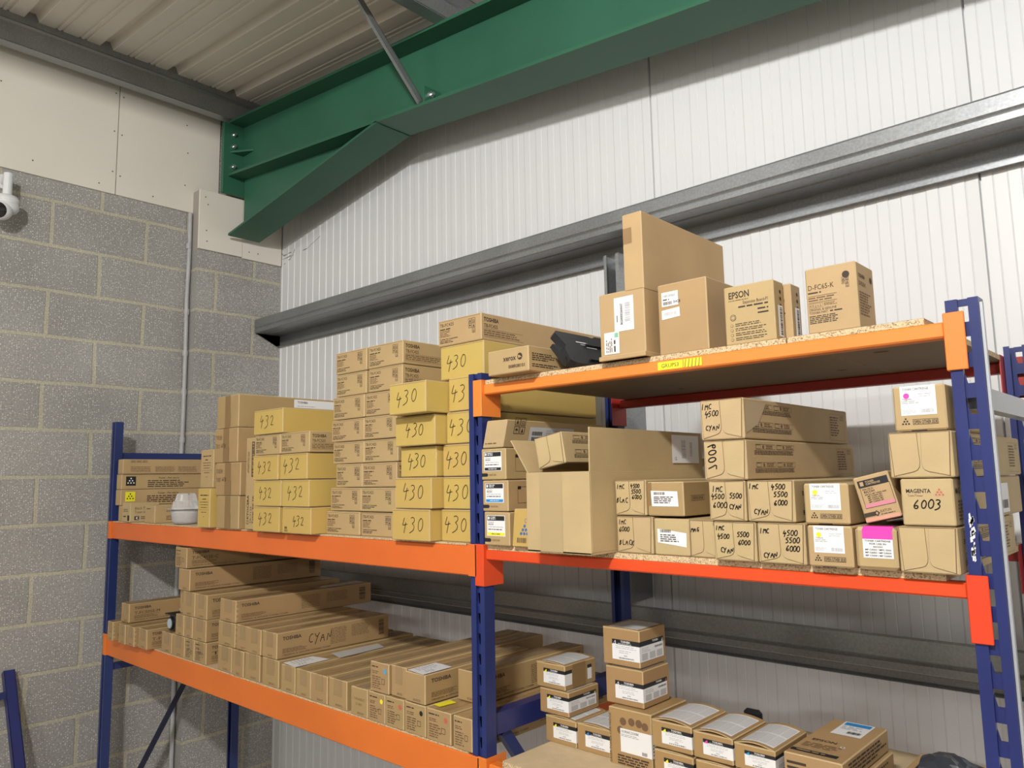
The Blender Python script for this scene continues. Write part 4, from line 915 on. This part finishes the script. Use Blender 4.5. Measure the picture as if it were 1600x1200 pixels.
g = Geo(); fr_ = lambda u, v, o: (u, -o, v); g.quad(fr_, w * .22, .002, w * .58, h - .002, mat('pale_tape', (.44, .33, .18), .35), .0006); g.build('tape', ob)
g = Geo(); sd = lambda u, v, o: (w + .001 + o, u, v); rr = random.Random(5); g.quad(sd, .335, h + .018, .465, h + .087, white, .0012); g.bars(sd, .38, h + .03, .40, h + .075, greyp, rr, off=.0016, vert=True); g.bars(sd, .42, h + .035, .432, h + .07, greyp, rr, off=.0016, vert=True); g.text(sd, '12', .345, h + .025, .008, ink, off=.0016); o_ = g.build('label', ob); o_['label'] = 'white shipping label'
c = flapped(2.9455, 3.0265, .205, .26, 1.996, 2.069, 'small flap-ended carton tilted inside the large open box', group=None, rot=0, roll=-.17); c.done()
# flap-ended cartons
F = flapped; mz = [1.8135, 1.8885, 1.9665, 2.0450, 2.125]
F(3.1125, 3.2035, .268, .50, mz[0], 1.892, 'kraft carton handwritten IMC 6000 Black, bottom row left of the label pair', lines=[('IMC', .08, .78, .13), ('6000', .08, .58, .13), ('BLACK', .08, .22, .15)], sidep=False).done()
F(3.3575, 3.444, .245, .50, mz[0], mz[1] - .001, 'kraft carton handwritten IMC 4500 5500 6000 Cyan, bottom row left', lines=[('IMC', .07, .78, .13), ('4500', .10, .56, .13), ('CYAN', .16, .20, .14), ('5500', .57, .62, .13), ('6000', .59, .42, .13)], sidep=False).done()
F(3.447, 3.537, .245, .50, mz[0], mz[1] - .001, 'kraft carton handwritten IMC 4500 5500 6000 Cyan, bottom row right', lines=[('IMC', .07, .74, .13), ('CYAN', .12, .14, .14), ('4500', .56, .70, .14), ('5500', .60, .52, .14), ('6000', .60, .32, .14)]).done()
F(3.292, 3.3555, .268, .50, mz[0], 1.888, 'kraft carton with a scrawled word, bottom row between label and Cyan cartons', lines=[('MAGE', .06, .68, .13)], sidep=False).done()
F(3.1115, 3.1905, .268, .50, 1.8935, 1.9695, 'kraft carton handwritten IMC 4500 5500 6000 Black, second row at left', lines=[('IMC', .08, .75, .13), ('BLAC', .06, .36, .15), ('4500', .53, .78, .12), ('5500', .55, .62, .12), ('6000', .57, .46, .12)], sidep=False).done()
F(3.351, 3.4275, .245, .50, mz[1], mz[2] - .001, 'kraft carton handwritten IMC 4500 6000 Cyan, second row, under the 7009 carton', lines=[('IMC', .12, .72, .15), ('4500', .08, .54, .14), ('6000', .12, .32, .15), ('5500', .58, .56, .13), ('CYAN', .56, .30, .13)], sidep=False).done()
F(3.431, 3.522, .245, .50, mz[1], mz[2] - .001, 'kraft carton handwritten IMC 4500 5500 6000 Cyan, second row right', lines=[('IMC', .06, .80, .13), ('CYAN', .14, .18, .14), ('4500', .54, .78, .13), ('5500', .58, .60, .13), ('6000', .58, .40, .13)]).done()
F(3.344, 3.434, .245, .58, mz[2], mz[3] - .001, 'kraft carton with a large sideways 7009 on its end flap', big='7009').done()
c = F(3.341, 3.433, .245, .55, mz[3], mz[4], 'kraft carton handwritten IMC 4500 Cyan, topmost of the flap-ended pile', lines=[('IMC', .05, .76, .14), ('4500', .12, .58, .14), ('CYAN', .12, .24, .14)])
t_ = Geo(); t_.poly([c.side(.005, .01, .0008), c.side(.06, .03, .0008), c.side(.10, .073, .0008), c.side(.005, .073, .0008)], mat('pale_tape', (.44, .33, .18), .35)); c.part('tape', t_); c.done()
for k, (x0, x1, z0, z1, lb) in enumerate(((3.2065, 3.289, mz[0], 1.889, 'brown carton with a white barcode label, bottom row'), (3.1935, 3.280, 1.8935, 1.965, 'brown carton with a white barcode label and a stamped side, second row'))):
    c = Carton('barcode_carton', x0, x1, .27, .48, z0, z1, kraft if k else light, lb, 'pair of cartons with white barcode labels'); g, r, w, h = c.g, c.r, c.w, c.h; f = c.front
    l = Geo(); l.poly([f(w * a, h * b, .0008) for a, b in (((.12, .28), (.86, .28), (.84, .72), (.10, .74)) if k else ((.10, .34), (.92, .24), (.93, .62), (.10, .72)))], white)
    l.bars(f, w * .18, h * .62, w * .50, h * .70, ink, r, off=.0012); l.greek(f, w * .18, h * .36, w * .74, h * .58, 4, ink, r, off=.0012, ragged=.25); c.part('label', l, 'white barcode label')
    if k: g.frame(c.side, .03, h * .44, .085, h * .60, .0008, inkb); g.text(c.side, 'GENUINE', .034, h * .48, h * .08, ink, width=.046)
    if k: g.quad(f, w * .0, h * .30, w * .12, h * .98, tape_m, .0004)
    c.done()
cartridge(3.543, 3.620, .24, .20, mz[0], 1.8855, yel, 'Yellow', 'toner carton with white label and yellow dot, lower of two')
cartridge(3.539, 3.617, .245, .26, 1.887, 1.959, yel, 'Yellow', 'toner carton with white label and yellow dot, upper of two')
c = Carton('pink_labelled_carton', 3.624, 3.6905, .24, .30, mz[0], 1.8855, tan, 'toner carton with a bright pink and white label, between yellow and plain cartons', bev=.006); g, r, w, h = c.g, c.r, c.w, c.h; f = c.front
l = Geo(); l.quad(f, w * .20, h * .72, w * .92, h * .93, mag, .0008); l.quad(f, w * .20, h * .28, w * .92, h * .72, white, .0008); l.quad(lambda u, v, o: c.top(u, v, o), w * .20, .007, w * .92, .03, mag, .0008); l.poly([(w * .2, -.0006, h * .93), (w * .92, -.0006, h * .93), (w * .92, .007, h + .0008), (w * .2, .007, h + .0008)], mag)
for k, tx in enumerate(('TONER CARTRIDGE', 'FOR USE IN', 'RICOH', 'MP C4503 / MPC 5503', 'MP C6003 / MP C4504', 'MP C5504 / MP C6004')): l.text(f, tx, w * .56, h * (.66 - .068 * k), h * .038, ink, bold=True, width=w * (.62, .4, .22, .62, .62, .62)[k], off=.0012, align='c')
c.part('label', l, 'pink and white label'); c.done()
c = Carton('tilted_toner_carton', 3.6405, 3.700, .255, .22, 1.8895, 1.9685, tan, 'tilted toner carton with black header print and pink stripe', roll=-.235); g, r, w, h = c.g, c.r, c.w, c.h; f = c.front
g.quad(f, w * .10, h * .76, w * .95, h * .91, black); g.quad(f, w * .16, h * .79, w * .26, h * .88, tan, .0008); g.text(f, 'TONER', w * .32, h * .84, h * .04, tan, bold=True, off=.0009); g.text(f, 'CARTRIDGE', w * .32, h * .79, h * .04, tan, bold=True, off=.0009)
g.frame(f, w * .12, h * .30, w * .97, h * .76, .0008, ink); g.quad(f, w * .13, h * .31, w * .96, h * .39, pink, .0007)
g.text(f, 'FOR USE IN', w * .18, h * .69, h * .035, ink, bold=True, width=w * .30); g.text(f, 'RICOH', w * .20, h * .625, h * .05, ink, bold=True, width=w * .30)
for k, tx in enumerate(('AFICIO MP C4503 ASP/', 'MP C4504 SP/', 'MP C5503 ASP/', 'MP C5504 SP/', 'MP C6003 SP')): g.text(f, tx, w * (.20 if k == 0 else .26), h * (.575 - .042 * k), h * .028, ink, bold=True, width=w * (.62 if k == 0 else .42))
g.quad(f, w * .02, h * .12, w * .34, h * .21, ink); g.poly([f(w * a, h * b, .0009) for a, b in ((.30, .165), (.38, .23), (.46, .165), (.38, .10))], black); g.poly([f(w * a, h * b, .0012) for a, b in ((.34, .165), (.38, .20), (.42, .165), (.38, .13))], tan)
g.text(f, 'KATUN', w * .48, h * .16, h * .06, ink, width=w * .30); g.greek(f, w * .48, h * .11, w * .88, h * .14, 1, ink, r, ragged=0); g.quad(f, 0.001, .001, w - .001, h * .09, mat('salmon_print', (.62, .32, .22), .5)); c.done()
xz = [1.8135, 1.889, 1.966, 2.0425]
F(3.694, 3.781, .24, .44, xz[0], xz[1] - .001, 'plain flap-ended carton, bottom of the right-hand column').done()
c = Carton('magenta_toner_carton', 3.7035, 3.781, .24, .54, xz[1], xz[2] - .001, light, 'carton printed MAGENTA with 6003 handwritten on it'); g, r, w, h = c.g, c.r, c.w, c.h; f = c.front
g.text(f, 'MAGENTA', w * .10, h * .70, h * .085, ink, bold=True, width=w * .48); g.text(f, 'Toner/Toneur', w * .13, h * .62, h * .05, inkb, width=w * .30); g.hand(f, '6003', w * .22, h * .36, h * .20, marker, r, t=.0018)
for i, row in enumerate((1, 2, 3)):
    for k in range(row): g.disc(f, w * (.74 + (k - (row - 1) / 2) * .065), h * (.77 - i * .055), h * .022, red, n=8)
g.text(c.side, 'MAG', .01, h * .68, h * .12, ink, bold=True); g.greek(c.side, .02, h * .1, .07, h * .55, 6, inkb, r)
l = Geo(); l.quad(c.side, .27, .006, .41, .062, white, .0008); l.greek(c.side, .28, .012, .34, .056, 6, greyp, r, off=.0012); l.bars(c.side, .35, .014, .40, .030, ink, r, off=.0012); c.part('label', l, 'white side label'); c.done()
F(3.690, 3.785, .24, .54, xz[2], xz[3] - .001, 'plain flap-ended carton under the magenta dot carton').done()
cartridge(3.701, 3.780, .245, .30, xz[3], 2.118, mag, 'Magenta', 'toner carton with white label and magenta dot, top right of the shelf')

# --- lowest left shelf: long toner cartons
LT = long_toner; Z0 = 1.2985; q1 = 1.380; q2 = 1.462
LT(.372, .433, .21, .60, Z0, q1, 'long toner carton at the far left end beside the blue post', worn=True, sidep=True)
LT(.487, .560, .215, .60, Z0, q1, 'long toner carton, second from the left post')
LT(.562, .642, .22, .60, Z0, q1, 'long toner carton with a torn edge, third from the left post', worn=True)
LT(.662, .749, .23, .60, Z0, q1, 'long toner carton, fourth from the left post, with printed side', sidep=True, model='T-FC505E')
LT(.440, .530, .24, .60, q1 + .0012, q2, 'long toner carton lying across the four leftmost toner cartons', sidep=True, model='T-FC505E-M')
for k, (a, b_) in enumerate(((.812, .908), (.916, 1.024), (1.030, 1.108), (1.112, 1.209))):
    LT(a, b_, .265, .60, Z0, q1 - .001, 'long toner carton, %s in the bottom row under the left pyramid' % ('leftmost', 'second from left', 'third from left', 'rightmost')[k], sidep=(k == 3), model='T-FC' if k == 3 else None, frontp='full' if k > 1 else None)
for k, (a, b_) in enumerate(((.938, 1.012), (1.015, 1.088), (1.091, 1.203))):
    LT(a, b_, .265, .60, q1, q2, 'long toner carton, %s in the second row of the left pyramid' % ('leftmost', 'middle', 'rightmost')[k], sidep=(k == 2))
for k, (a, b_) in enumerate(((.928, .994), (.998, 1.102), (1.106, 1.205))):
    LT(a, b_, .265 + (.02 if k == 0 else 0), .60, q2 + .001, 1.556, 'long toner carton, %s in the third row of the left pyramid' % ('leftmost', 'middle', 'rightmost')[k], sidep=(k == 2))
LT(.952, 1.053, .265, .60, 1.5575, 1.642, 'long toner carton, second from the top of the left pyramid', patch=False, sidep=True)
LT(.915, 1.019, .265, .60, 1.6435, 1.725, 'printed long toner carton, topmost under the beam', patch=False, sidep=True, model='T-FC415E-C', frontp='full')
for k, (a, b_) in enumerate(((1.304, 1.408), (1.420, 1.501), (1.504, 1.605), (1.621, 1.727))):
    LT(a, b_, .265 + jit(.004), .58, Z0, 1.388, 'long toner carton, %s in the bottom row under the Cyan carton' % ('leftmost', 'second from left', 'third from left', 'rightmost')[k])
for k, (a, b_) in enumerate(((1.301, 1.428), (1.435, 1.519), (1.522, 1.614), (1.619, 1.713))):
    LT(a, b_, .265 + jit(.004), .47, 1.389, 1.475, ('long toner carton with a worn edge, leftmost in the Cyan carton row', 'long toner carton, second from left in the Cyan carton row', 'long toner carton, left neighbour of the Cyan carton', 'long toner carton with Cyan handwritten on its side')[k], worn=(k == 0), sidep=(k in (0, 3)), hand='CYAN' if k == 3 else None)
LT(1.311, 1.430, .265, .60, 1.4765, 1.556, 'single long toner carton lying on top of the Cyan carton row', sidep=True, worn=True)
for k, (a, b_) in enumerate(((1.745, 1.830), (1.837, 1.921), (1.925, 2.015), (2.018, 2.113))):
    LT(a, b_, .265 + jit(.004), .58, Z0, 1.383, 'long toner carton, %s of the four low cartons in the middle' % ('leftmost', 'second from left', 'third from left', 'rightmost')[k], sidep=(k == 3))
fp = [('cyan', None, 'Cyan printed on its end'), ('full', yel, 'a yellow mark'), ('full', red, 'one red dot, left of the black dot'), ('full', black, 'a black dot'), ('full', red, 'a red dot, nearest the post'), ('full', None, 'a printed end, behind the post')]
for k, (a, b_) in enumerate(((2.142, 2.223), (2.227, 2.304), (2.307, 2.387), (2.391, 2.478), (2.482, 2.577), (2.586, 2.655))):
    LT(a, b_, .262, .58, Z0, 1.379, 'long toner carton with %s, bottom row' % fp[k][2], patch=False, frontp=fp[k][0], dot=fp[k][1], blue_txt=(k == 4), sidep=(k == 5))
LT(2.236, 2.321, .262, .58, 1.3805, 1.464, 'long toner carton with a blue dot, left of the upper three', patch=False, frontp='full', dot=mat('light_blue_print', (.10, .35, .60), .5))
LT(2.325, 2.391, .268, .58, 1.3805, 1.464, 'long toner carton with crushed tape, middle of the upper three')
LT(2.394, 2.477, .262, .42, 1.3805, 1.459, 'long toner carton under a white paper, right of the upper three', patch=False, sidep=True)
LT(2.500, 2.590, .36, .45, 1.3805, 1.462, 'long toner carton set back behind the middle post, upper row', patch=False, sidep=True)

# --- lowest right shelf: small labelled cartons
bz = 1.3045
wrap_label(2.746, 2.846, .44, .13, bz, 1.3685, yel, 'small labelled carton with yellow triangle, bottom of the three left stacked')
wrap_label(2.728, 2.824, .44, .128, 1.3695 + .004, 1.4345, yel, 'small labelled carton with yellow triangle, middle of the three left stacked', topl=True, bow=.0005)
wrap_label(2.718, 2.814, .44, .13, 1.4365, 1.499, yel, 'small labelled carton with yellow triangle, top of the left stack', taped_side=True)
wrap_label(2.849, 2.949, .44, .14, bz, 1.3685, cyan, 'small labelled carton with blue triangle beside the left stack')
c = Carton('laser_toner_carton', 2.962, 3.081, .42, .16, bz, 1.434, brown, 'larger brown carton with a big white label, under the two cubes'); g, r, w, h = c.g, c.r, c.w, c.h; f = c.front
for a, b_ in ((.55, .80), (.72, .80), (.28, .62), (.86, .77), (.35, .78)): g.disc(f, w * a, h * b_, .009, inkb)
g.text(f, 'LASER TONER CARTRIDGE', w * .06, h * .03, .006, ink, width=.11, rot=90); g.greek(f, w * .2, h * .02, w * .95, h * .2, 4, ink, r, fill=.6)
l = Geo(); l.quad(f, w * .28, h * .25, w + .0004, h * .66, white, .0008); l.text(f, '101R00C23308K', w * .30, h * .59, .0055, ink, width=.05, off=.0012); l.greek(f, w * .30, h * .52, w * .75, h * .57, 2, greyp, r, off=.0012); l.bars(f, w * .78, h * .27, w * .9, h * .33, ink, r, off=.0012)
l.quad(c.side, -.0004, h * .25, .05, h * .66, white, .0008); l.greek(c.side, .004, h * .28, .03, h * .62, 6, ink, r, off=.0012); c.part('label', l, 'big white label'); c.done()
wrap_label(2.943, 3.050, .44, .115, 1.4355, 1.5215, None, 'cube carton with black header label, lower of the two cubes', 'cube cartons stacked in the middle', lab=(.18, .75), bow=.0005, tri2=red)
wrap_label(2.938, 3.044, .44, .115, 1.5255, 1.6125, None, 'cube carton with black header label, upper of the two cubes', 'cube cartons stacked in the middle', lab=(.18, .82), bow=.0015)
for k, (a, b_, tr, cn) in enumerate(((3.092, 3.194, yel, 'yellow'), (3.197, 3.290, mag, 'magenta'), (3.293, 3.382, cyan, 'blue'))):
    wrap_label(a, b_, .405, .16, 1.3735, 1.432 - .004 * k, tr, 'small labelled carton with %s triangle, upper row of the right group' % cn, bow=.007)
    wrap_label(a + .002, b_ - .001, .408, .155, bz, 1.3675, (yel, yel, cyan)[k], 'small labelled carton directly under the %s triangle one' % cn, topl=True, bow=.003)
for k, (x0, y, z0, z1, dx) in enumerate(((3.402, .385, 1.386, 1.431, 0), (3.409, .39, 1.339, 1.385, 0), (3.404, .392, bz, 1.338, 0))):
    c = Carton('board_carton', x0, x0 + .114, y + .015, .265, z0, z1, kraft, ('flat printed carton with a blue and white label, topmost of its pile', 'flat printed carton directly underneath the one with the blue label', 'flat printed carton at the bottom of the pile with the blue label')[k], 'flat printed cartons at the right'); g, r, w = c.g, c.r, c.w
    tpf = c.top
    g.text(tpf, 'EPSON', .016, .10, .012, ink, bold=True, width=.05); g.greek(tpf, .012, .055, .09, .085, 4, inkb, r); g.disc(tpf, .083, .09, .005, white); g.disc(tpf, .083, .09, .0025, ink, .0009); g.quad(tpf, .004, .02, .096, .036, black); g.greek(tpf, .015, .024, .085, .032, 1, tan, r, off=.0009)
    g.greek(c.front, .006, .012, .06, .032, 2, ink, r); g.greek(c.side, .03, .008, .26, .038, 4, ink, r)
    if k == 0: l = Geo(); l.quad(tpf, .030, .165, .092, .26, white, .0008); l.quad(tpf, .034, .235, .088, .255, cyan, .0012); l.greek(tpf, .036, .205, .08, .23, 3, greyp, r, off=.0012); l.bars(tpf, .058, .180, .085, .195, ink, r, off=.0012); c.part('label', l, 'white label with a blue header')
    c.done()
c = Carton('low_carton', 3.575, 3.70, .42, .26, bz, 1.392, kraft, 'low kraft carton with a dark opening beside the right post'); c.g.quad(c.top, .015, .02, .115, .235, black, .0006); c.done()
g = Geo(); rr = random.Random(2); n = 20; L_ = 10; vs = []
for i in range(L_):
    f_ = i / (L_ - 1); rad = .026 * (.75 + .5 * math.sin(math.pi * min(1, f_ * 1.1 + .1)))
    for k in range(n):
        a = 2 * math.pi * k / n; q = rad * (1 + .06 * rr.uniform(-1, 1)); vs.append((3.640 + f_ * .11, .46 + math.cos(a) * q * 1.4 + f_ * .015, 1.392 + .038 + max(-.037, math.sin(a) * q * 1.15)))
fs = [(i * n + k, i * n + (k + 1) % n, (i + 1) * n + (k + 1) % n, (i + 1) * n + k) for i in range(L_ - 1) for k in range(n)] + [tuple(range(n))[::-1], tuple(range((L_ - 1) * n, L_ * n))]
g.mesh(vs, fs, mat('dark_film', (.035, .04, .05), .25, coat=.5)); tag(g.build('wrapped_roll'), 'dark plastic wrapped roll at the bottom right beside the post', 'roll')
g = Geo(); g.box(3.165, 3.212, .70, .72, bz, 1.402, plastic_b, bev=.008); tag(g.build('black_case'), 'black rounded plastic piece standing behind the magenta triangle carton', 'plastic part')

# --- small things
cc = tag(empty('clear_container', (.885, .315, 1.8125)), 'clear plastic food container with lid beside the narrow upright cartons', 'container')
g = Geo(); g.lathe([(0, .002), (.030, .002), (.036, .012), (.040, .040), (.043, .052), (.041, .052), (.038, .040), (.034, .013), (.029, .004), (0, .004)], (0, 0, 0), clearp, 28); g.build('tub', cc, smooth=True)
g = Geo(); pr = [(.0, .108), (.022, .107), (.026, .102), (.030, .082), (.034, .080), (.039, .058), (.052, .056), (.0545, .0535), (.052, .0525), (.038, .0535)]; k = 24; vs = []; fs = []
for i in range(k):
    a = 2 * math.pi * i / k; wv = 1 + .07 * (1 if (i // 2) % 2 else -1)
    for j, (r_, z) in enumerate(pr): q = r_ * (wv if 1 <= j <= 4 else 1); vs.append((q * math.cos(a), q * math.sin(a), z))
m_ = len(pr)
for i in range(k):
    for j in range(m_ - 1): fs.append((i * m_ + j, ((i + 1) % k) * m_ + j, ((i + 1) % k) * m_ + j + 1, i * m_ + j + 1))
g.mesh(vs, fs, clearp); g.build('lid', cc)
cc.scale = (1.45, 1.45, 1.2)
gd = tag(empty('black_gadget', (.880, .315, 1.3805)), 'small black gadget with a pale round lens lying on the toner cartons', 'gadget')
g = Geo(); g.box(-.045, .030, -.030, .045, 0, .066, plastic_b, bev=.004); g.box(-.060, .040, -.045, .05, .066, .070, plastic_b, bev=.0015); g.build('body', gd)
g = Geo(); g.cyl((-.028, -.030, .030), (-.028, -.036, .030), .026, plastic_b, 24); g.cyl((-.028, -.036, .030), (-.028, -.038, .030), .020, mat('pale_lens', (.42, .50, .55), .3), 24); g.build('lens', gd)
g = Geo(); g.cyl((.03, .0, .068), (.065, .01, .072), .002, steel, 6); g.cyl((.0, .0, .07), (-.012, -.005, .088), .0015, steel, 6); g.build('wire', gd)
def paper(P, m, label, lines=True, th=.0006, name='paper_sheet'):
    g = Geo(); P = [Vector(p) for p in P]; nz = Vector((0, 0, th)); vs = P + [p + nz for p in P]; n = len(P)
    g.mesh(vs, [tuple(range(n))[::-1], tuple(range(n, 2 * n))] + [(i, (i + 1) % n, n + (i + 1) % n, n + i) for i in range(n)], m)
    if lines:
        e1 = P[1] - P[0]; e2 = P[3] - P[0]; fm = lambda u, v, o: P[0] + e1 * u + e2 * v + Vector((0, 0, th + o)); r = random.Random(len(label)); g.greek(fm, .1, .15, .6, .85, 6, greyp, r, off=.0004, fill=.3); g.greek(fm, .65, .2, .92, .5, 3, greyp, r, off=.0004, fill=.4)
    return tag(g.build(name), label, 'paper')
paper([(1.748, .272, 1.3845), (1.835, .262, 1.3845), (1.826, .40, 1.3845), (1.745, .385, 1.3845)], white, 'white printed sheet lying on the low middle toner cartons')
paper([(1.760, .45, 1.3850), (1.840, .43, 1.3850), (1.826, .63, 1.3850), (1.758, .65, 1.3850)], mat('silver_film', (.55, .56, .55), .3), 'silver plastic sleeve lying behind the white printed sheet', lines=False)
paper([(2.400, .266, 1.4605), (2.474, .258, 1.4605), (2.472, .365, 1.4605), (2.398, .37, 1.4605)], white, 'white creased paper lying on the carton beside the middle post')
paper([(2.485, .285, 1.3805), (2.515, .28, 1.3805), (2.52, .335, 1.3805), (2.49, .34, 1.3805)], yel, 'small yellow paper slip left of the middle post', lines=False)
